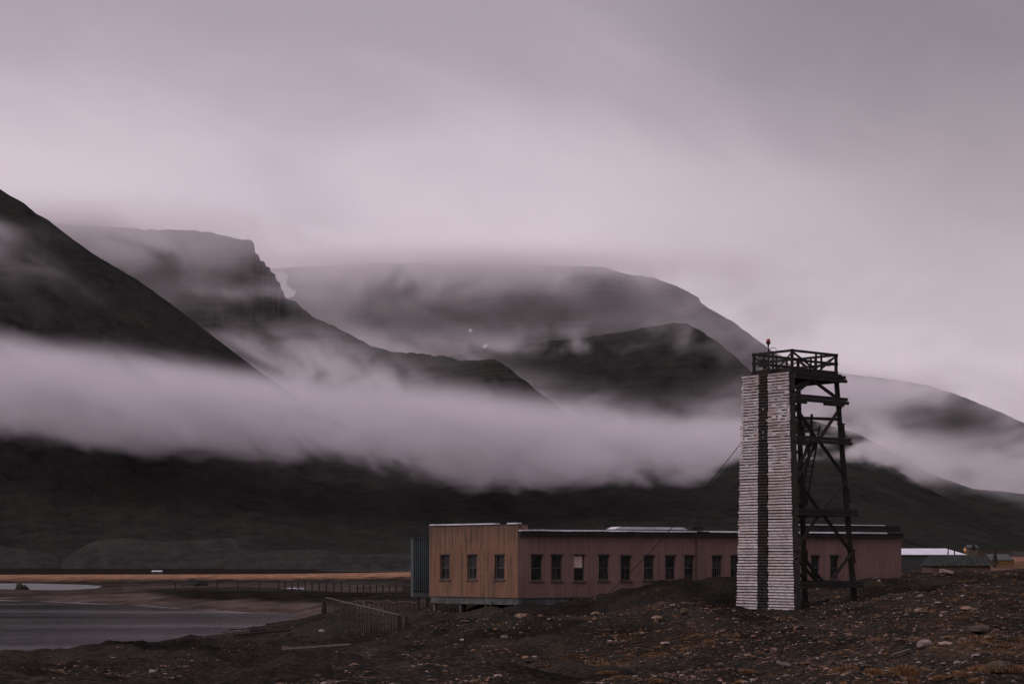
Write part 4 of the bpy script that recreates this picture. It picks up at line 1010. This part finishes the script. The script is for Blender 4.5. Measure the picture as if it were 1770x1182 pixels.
bands = [((1400, 1770), (1030, 1080), 90), ((1380, 1770), (1080, 1175), 70), ((760, 1280), (1045, 1120), 60), ((0, 760), (1120, 1178), 30)]
for (xa, xb), (ya, yb), cnt in bands:
    for _ in range(cnt):
        px, py = rnd.uniform(xa, xb), rnd.uniform(ya, yb); c = hit(px, py)
        if c.y > 160 or bare((c.x/c.y)*F+885, c.y/K) > 0.4: continue
        s = rnd.lognormvariate(-3.25, 0.45)*(0.6+c.y/140); mm = rnd.choice([M_STONE, M_STONE, M_STONE2, M_STONE3, M_STONE3])
        cw = {'tan_stone': 'tan', 'pale_stone': 'pale grey', 'dark_mossy_stone': 'dark brown'}[mm.name]; sw = 'small' if s < 0.035 else 'fist sized' if s < 0.06 else 'larger'
        pq, yk = 885+c.x/c.y*F, c.y/K
        ww = ('lying on the slope right of the tower' if yk > 42 else 'lying among dry grass tufts at the lower right') if pq > 1400 else ('on the stony ground in front of the maroon wall' if pq > 900 else 'on the ground below the orange end wall') if pq > 760 else 'on the dark bare ground at the lower left'
        rock(c, min(s, 0.26), mm, f'{sw} {cw} stone {ww}', 'loose stones on the slope', rnd.uniform(0.25, 0.55), k, 'stone'); k += 1
# gravel: thousands of small stones in drifts
V = []; Fc = []; T = []; rnd = random.Random(33); cnt = 0
pal = [((0.30, 0.22, 0.19), 3), ((0.19, 0.115, 0.08), 6), ((0.12, 0.085, 0.065), 8), ((0.42, 0.34, 0.33), 1.0), ((0.05, 0.045, 0.042), 7), ((0.22, 0.11, 0.055), 3)]
tries = 0
while cnt < 52000 and tries < 700000:
    tries += 1
    px = rnd.uniform(-60, 1850); Y = math.exp(rnd.uniform(math.log(27), math.log(155))); X = (px-885)/F*Y
    n = 0.5+0.5*mnoise.noise(Vector((X*0.22+9, Y*0.08, 4)))+0.35*mnoise.noise(Vector((X*0.9, Y*0.35, 7)))
    w = 0.24 if px < 700 else 0.38 if px < 1000 else 0.66
    if n < 0.78-w*0.75 or rnd.random() > 0.25+w: continue
    if rnd.random() < bare(px, Y/K)*1.1-0.02: continue
    z = ground_z(X, Y)
    if z < 0.05: continue
    s = rnd.lognormvariate(-4.0, 0.6)*(0.55+Y/105.0)
    s = min(s, 0.14); vs, fs = SH1[rnd.randrange(8)]; b = len(V); a = rnd.uniform(0, 6.28); ca, sa = math.cos(a), math.sin(a); fl = rnd.uniform(0.22, 0.6); el_ = rnd.uniform(0.6, 1.5)
    for v in vs: V.append((X+s*el_*(v.x*ca-v.y*sa), Y+s*(v.x*sa+v.y*ca), z+s*0.15+s*fl*v.z))
    Fc += [tuple(b+q for q in f) for f in fs]
    c = rnd.choices([p[0] for p in pal], [p[1] for p in pal])[0]; kk = rnd.uniform(0.6, 1.15); T += [(c[0]*kk, c[1]*kk, c[2]*kk, 1)]*len(vs); cnt += 1
o = mesh_obj('gravel', V, Fc, M_GRAVEL); ca_ = o.data.color_attributes.new('tone', 'FLOAT_COLOR', 'POINT'); ca_.data.foreach_set('color', np.array(T, dtype=np.float32).ravel())
tag(o, kind='stuff')
# dry grass tufts
def grass_fn(nb, b):
    v = nb.n('ShaderNodeVertexColor', layer_name='tone').outputs[0]; nb.put(b.inputs['Base Color'], v)
M_GRASS = mat('dry_orange_grass', grass_fn, rough=0.9, spec=0.05)
V = []; Fc = []; T = []; rnd = random.Random(44)
def tuft(c, r, h, n, col):
    for _ in range(n):
        a = rnd.uniform(0, 6.28); q = rnd.random()**0.7*r; b = c+Vector((q*math.cos(a), q*math.sin(a), -0.02)); z = ground_z(b.x, b.y) if r > 0.5 else c.z
        b.z = z-0.01; out = rnd.uniform(0.1, 0.55)*h; t = b+Vector((out*math.cos(a), out*math.sin(a), h*rnd.uniform(0.45, 1.0)*(1-0.5*q/r))); w = rnd.uniform(0.004, 0.009)
        m = b.lerp(t, 0.55)+Vector((0, 0, h*0.12)); k = len(V)
        V.extend([(b.x-w, b.y, b.z), (b.x+w, b.y, b.z), (m.x+w*.8, m.y, m.z), (m.x-w*.8, m.y, m.z), (t.x, t.y, t.z)]); Fc.extend([(k, k+1, k+2, k+3), (k+3, k+2, k+4)])
        kk = rnd.uniform(0.55, 1.25); T.extend([(col[0]*kk, col[1]*kk, col[2]*kk, 1)]*5)
OG = (0.20, 0.11, 0.06); BG = (0.09, 0.052, 0.03)
for px, py, r, h in ((1562, 1168, 0.22, 0.22), (1510, 1180, 0.13, 0.14), (1466, 1182, 0.12, 0.12), (1456, 1172, 0.12, 0.10), (1625, 1178, 0.12, 0.10), (1667, 1172, 0.14, 0.11), (1735, 1160, 0.35, 0.14), (1690, 1178, 0.12, 0.10), (1572, 1183, 0.12, 0.12), (1700, 1160, 0.2, 0.1), (1130, 1178, 0.2, 0.08), (1290, 1165, 0.2, 0.08), (1050, 1165, 0.2, 0.09), (1075, 1173, 0.16, 0.08)):
    tuft(hit(px, py), r, h, int(260*r/0.2), OG)
tries = 0; cnt = 0
while cnt < 900 and tries < 30000:
    tries += 1
    px = rnd.uniform(850, 1850); Y = math.exp(rnd.uniform(math.log(29), math.log(120))); X = (px-885)/F*Y
    n = mnoise.noise(Vector((X*0.16, Y*0.07, 14)))+0.6*mnoise.noise(Vector((X*0.8, Y*0.3, 17)))
    if n < 0.12+0.25*max(0, (1200-px)/350): continue
    tuft(Vector((X, Y, ground_z(X, Y))), rnd.uniform(0.08, 0.22), rnd.uniform(0.04, 0.10)*(0.8+Y/120), rnd.randint(18, 40), OG if rnd.random() < 0.4 else BG); cnt += 1
o = mesh_obj('grass', V, Fc, M_GRASS); ca_ = o.data.color_attributes.new('tone', 'FLOAT_COLOR', 'POINT'); ca_.data.foreach_set('color', np.array(T, dtype=np.float32).ravel())
tag(o, kind='stuff')

# snow left in hollows of the far plateau, draped on its face
from mathutils.bvhtree import BVHTree
bpy.context.view_layer.update()
_mc = [o for o in scene.objects if o.name.startswith('mountain') and o.data.materials[0] is M_C]
_trees = [BVHTree.FromPolygons([v.co.copy() for v in o.data.vertices], [tuple(p.vertices) for p in o.data.polygons]) for o in _mc]
def on_far(px, py):
    o = Vector((0, 0, CZ)); d_ = (P(px, py, 1000)-o).normalized(); best = None
    for t_ in _trees:
        h_ = t_.ray_cast(o, d_)
        if h_[0] is not None and (best is None or h_[3] < best[3]): best = h_
    return best[0]-d_*4 if best else None
M_SNOW = mat('old_snow', None, color=(0.36, 0.35, 0.37), rough=0.8)
def snow(outline):
    cx = sum(p[0] for p in outline)/len(outline); cy = sum(p[1] for p in outline)/len(outline)
    pts = [on_far(cx, cy)]+[on_far(*p) for p in outline]+[on_far(cx+(p[0]-cx)*0.5, cy+(p[1]-cy)*0.5) for p in outline]
    if any(p is None for p in pts): return
    n = len(outline); f = []
    for i in range(n): j = (i+1) % n; f += [(0, n+1+i, n+1+j), (n+1+i, 1+i, 1+j, n+1+j)]
    tag(mesh_obj('snow', pts, f, M_SNOW, smooth=True), kind='stuff')
snow([(476, 470), (489, 468), (498, 478), (495, 488), (500, 498), (512, 503), (508, 512), (496, 516), (488, 505), (484, 492), (477, 482)])
snow([(810, 569), (815, 568), (817, 571), (814, 574), (810, 573)])
snow([(833, 599), (838, 595), (844, 595), (842, 599), (836, 602)])
# ================================================================ FOG BANKS (volumes between the mountains)
def vol_mat(name, col=(1.0, 0.955, 0.965)):
    m = bpy.data.materials.new(name); m.use_nodes = True; nt = m.node_tree; nt.nodes.clear()
    o = nt.nodes.new('ShaderNodeOutputMaterial'); v = nt.nodes.new('ShaderNodeVolumePrincipled')
    v.inputs['Color'].default_value = (*col, 1); v.inputs['Density'].default_value = 0.01
    v.inputs['Density Attribute'].default_value = 'density'; v.inputs['Anisotropy'].default_value = 0.0
    nt.links.new(v.outputs[0], o.inputs['Volume']); return m
M_FOG = vol_mat('fog_volume')
M_FOG2 = vol_mat('low_fog_volume', (0.86, 0.815, 0.85))

def fog_layer(Y0, Y1, pxr, pyr, voxel, dens, low, high, soft, nscale, namp, blobs=(), holes=(), contrast=(0.35, 0.6), base=0.0, stretch=(0.75, 0.10, 1.45), vm=None):
    vm = vm or M_FOG
    """One bank of drifting fog between the distances Y0 and Y1. low/high: its lower and upper edge as seen at its middle distance."""
    Y0 *= K; Y1 *= K; Ym = (Y0+Y1)/2
    px2m = Ym/F; voxel *= px2m; nscale *= px2m
    x0, x1 = (pxr[0]-885)/F*Ym, (pxr[1]-885)/F*Ym
    z1, z0 = CZ+(HY-pyr[0])/F*Ym, CZ+(HY-pyr[1])/F*Ym
    ng = bpy.data.node_groups.new('fog_bank', 'GeometryNodeTree')
    ng.interface.new_socket('Geometry', in_out='OUTPUT', socket_type='NodeSocketGeometry')
    nb = NB(ng); out = nb.n('NodeGroupOutput')
    vc = nb.n('GeometryNodeVolumeCube')
    pos = nb.n('GeometryNodeInputPosition').outputs[0]
    x, y, z = nb.xyz(pos)
    sp = nb.vm('MULTIPLY', pos, stretch)
    n1 = nb.noise(sp, 1.0/nscale, 7, 0.60, 0.9)                     # wisps
    n2 = nb.noise(nb.vm('ADD', sp, (371.0, 91.0, 53.0)), 1.0/(nscale*2.8), 3, 0.5, 0.5)   # big billows
    xn = nb.lin(x, x0, x1)
    def edge(pts):
        return nb.lin(nb.curve(xn, [((px-pxr[0])/(pxr[1]-pxr[0]), (pyr[1]-py)/(pyr[1]-pyr[0])) for px, py in pts]), 0.0, 1.0, z0, z1)
    px2m = Ym/F
    dn = nb.m('MULTIPLY', nb.m('ADD', nb.m('SUBTRACT', n1, 0.5), nb.m('MULTIPLY', nb.m('SUBTRACT', n2, 0.5), 0.8)), namp*px2m*2)
    zz = nb.m('ADD', z, dn)
    d = nb.m('MULTIPLY', nb.smooth(nb.m('SUBTRACT', zz, edge(low)), 0.0, soft[0]*px2m), nb.smooth(nb.m('SUBTRACT', edge(high), zz), 0.0, soft[1]*px2m))
    def gauss(px, py, rx, ry, k):
        c = P(px, py, Ym)
        a = nb.m('DIVIDE', nb.m('SUBTRACT', x, c.x), rx*px2m); b = nb.m('DIVIDE', nb.m('SUBTRACT', zz, c.z), ry*px2m)
        r2 = nb.m('ADD', nb.m('MULTIPLY', a, a), nb.m('MULTIPLY', b, b))
        return nb.m('MULTIPLY', nb.m('EXPONENT', nb.m('MULTIPLY', r2, -1.0)), k)
    for b_ in blobs: d = nb.m('ADD', d, gauss(*b_))
    for h in holes: d = nb.m('MULTIPLY', d, nb.m('SUBTRACT', 1.0, gauss(*h), clamp=True))
    mod = nb.smooth(nb.m('ADD', nb.m('MULTIPLY', n1, 0.65), nb.m('MULTIPLY', n2, 0.35)), contrast[0], contrast[1])
    d = nb.m('MULTIPLY', d, nb.m('ADD', base, nb.m('MULTIPLY', mod, 1.0-base)))
    xf = nb.m('MULTIPLY', nb.smooth(xn, 0.0, 130/(pxr[1]-pxr[0])), nb.smooth(xn, 1.0, 1.0-130/(pxr[1]-pxr[0])))
    d = nb.m('MULTIPLY', d, xf)
    yf = nb.m('MULTIPLY', nb.smooth(y, Y0, Y0+(Y1-Y0)*0.3), nb.smooth(y, Y1, Y1-(Y1-Y0)*0.3))
    d = nb.m('MULTIPLY', nb.m('MULTIPLY', d, yf), 100*dens/((Y1-Y0)*0.7), clamp=False)   # dens = optical depth through the bank
    d = nb.m('MULTIPLY', d, nb.m('GREATER_THAN', d, 0.6*dens/((Y1-Y0)*0.7)))
    nb.put(vc.inputs['Density'], d)
    vc.inputs['Min'].default_value = (x0, Y0, z0); vc.inputs['Max'].default_value = (x1, Y1, z1)
    vc.inputs['Resolution X'].default_value = max(8, int((x1-x0)/voxel)); vc.inputs['Resolution Y'].default_value = max(8, int((Y1-Y0)/(voxel*1.6))); vc.inputs['Resolution Z'].default_value = max(8, int((z1-z0)/voxel))
    sm = nb.n('GeometryNodeSetMaterial'); sm.inputs['Material'].default_value = vm
    nb.put(sm.inputs[0], vc.outputs[0]); nb.put(out.inputs[0], sm.outputs[0])
    me = bpy.data.meshes.new('fog'); me.materials.append(vm)
    o = bpy.data.objects.new('fog', me); scene.collection.objects.link(o)
    md = o.modifiers.new('fog', 'NODES'); md.node_group = ng
    return tag(o, kind='stuff')

# bank lying along the near slope
fog_layer(1060, 1300, (-260, 2030), (500, 930), 5, 8.5,
    low=[(-260, 745), (0, 760), (250, 785), (500, 798), (700, 826), (850, 842), (1000, 846), (1150, 846), (1240, 815), (1290, 775), (1350, 745), (1450, 715), (1520, 740), (1580, 785), (1640, 820), (1770, 862), (2030, 890)],
    high=[(-260, 560), (0, 572), (120, 590), (300, 612), (480, 640), (600, 650), (760, 655), (930, 680), (1050, 690), (1180, 710), (1290, 710), (1400, 640), (1480, 640), (1540, 700), (1640, 765), (1770, 795), (2030, 820)],
    soft=(75, 80), nscale=75, namp=38, contrast=(0.38, 0.60), base=0.22, vm=M_FOG2)
# thin mottled veil low on the right of the near slope
fog_layer(1330, 1420, (900, 2030), (680, 900), 5, 1.3,
    low=[(900, 840), (1200, 838), (1300, 862), (1450, 862), (1600, 850), (2030, 860)], high=[(900, 720), (1200, 720), (1480, 715), (1600, 770), (1700, 810), (2030, 830)],
    soft=(60, 30), nscale=60, namp=30, contrast=(0.42, 0.60), base=0.0, blobs=[(1400, 770, 160, 45, 1.4), (1560, 790, 90, 25, 0.9)])
# veil over the crest of the near slope
fog_layer(1520, 1600, (-300, 700), (230, 720), 6, 0.7,
    low=[(-300, 720), (700, 720)], high=[(-300, 170), (-120, 290), (0, 362), (100, 430), (300, 570), (700, 700)], soft=(5, 45), nscale=100, namp=18, contrast=(0.42, 0.62), base=0.05,
    holes=[(250, 560, 300, 120, 0.97), (0, 530, 300, 95, 0.97), (420, 520, 200, 120, 1.0)], blobs=[(50, 405, 90, 20, 0.3)])
# between the near slope and the cliff mountain: thick low in the gap, torn shreds higher up
fog_layer(2100, 2450, (-300, 1330), (330, 800), 6, 6.0,
    low=[(-300, 800), (1330, 800)],
    high=[(-300, 430), (100, 450), (250, 500), (360, 570), (480, 640), (600, 665), (720, 680), (900, 705), (1330, 720)],
    soft=(20, 80), nscale=80, namp=45, contrast=(0.44, 0.60), base=0.06,
    blobs=[(480, 605, 110, 35, 0.4), (610, 650, 120, 30, 0.5)], holes=[(440, 545, 90, 24, 0.9)])
fog_layer(2000, 2090, (-300, 640), (300, 560), 6, 0.75,
    low=[(-300, 560), (640, 560)], high=[(-300, 330), (640, 330)], soft=(30, 60), nscale=100, namp=24, contrast=(0.40, 0.62), base=0.25,
    blobs=[(120, 398, 150, 34, 6.0), (400, 505, 100, 8, 1.0)], holes=[(420, 470, 110, 32, 0.8), (450, 540, 110, 28, 0.95)])
# between the cliff mountain and the far plateau
fog_layer(3020, 3180, (380, 2050), (400, 860), 7, 2.4,
    low=[(380, 860), (2050, 860)], high=[(380, 480), (700, 560), (860, 600), (1000, 640), (1150, 670), (1300, 690), (1400, 600), (2050, 640)],
    soft=(5, 110), nscale=95, namp=55, contrast=(0.43, 0.61), base=0.08,
    blobs=[(950, 585, 260, 22, 0.35), (1130, 565, 90, 14, 0.25)], holes=[(1130, 645, 170, 40, 0.7), (1630, 720, 230, 68, 1.0)])
fog_layer(3500, 3760, (-320, 2050), (250, 860), 8, 0.60,
    low=[(-320, 860), (2050, 860)], high=[(-320, 270), (2050, 270)],
    soft=(5, 190), nscale=120, namp=35, contrast=(0.36, 0.60), base=0.30,
    blobs=[(580, 475, 200, 34, 1.8), (800, 462, 330, 22, 10.0), (1265, 552, 100, 45, 3.0)], holes=[(1020, 610, 360, 100, 0.97)])
# in front of the right hand mountain
fog_layer(2500, 2800, (1130, 2080), (480, 900), 7, 1.6,
    low=[(1130, 900), (2080, 900)], high=[(1130, 590), (2080, 640)],
    soft=(5, 120), nscale=85, namp=45, contrast=(0.43, 0.60), base=0.10,
    holes=[(1640, 722, 190, 60, 1.0), (1200, 640, 120, 80, 0.95)], blobs=[(1430, 700, 90, 55, 1.3), (1560, 662, 150, 18, 2.6)])
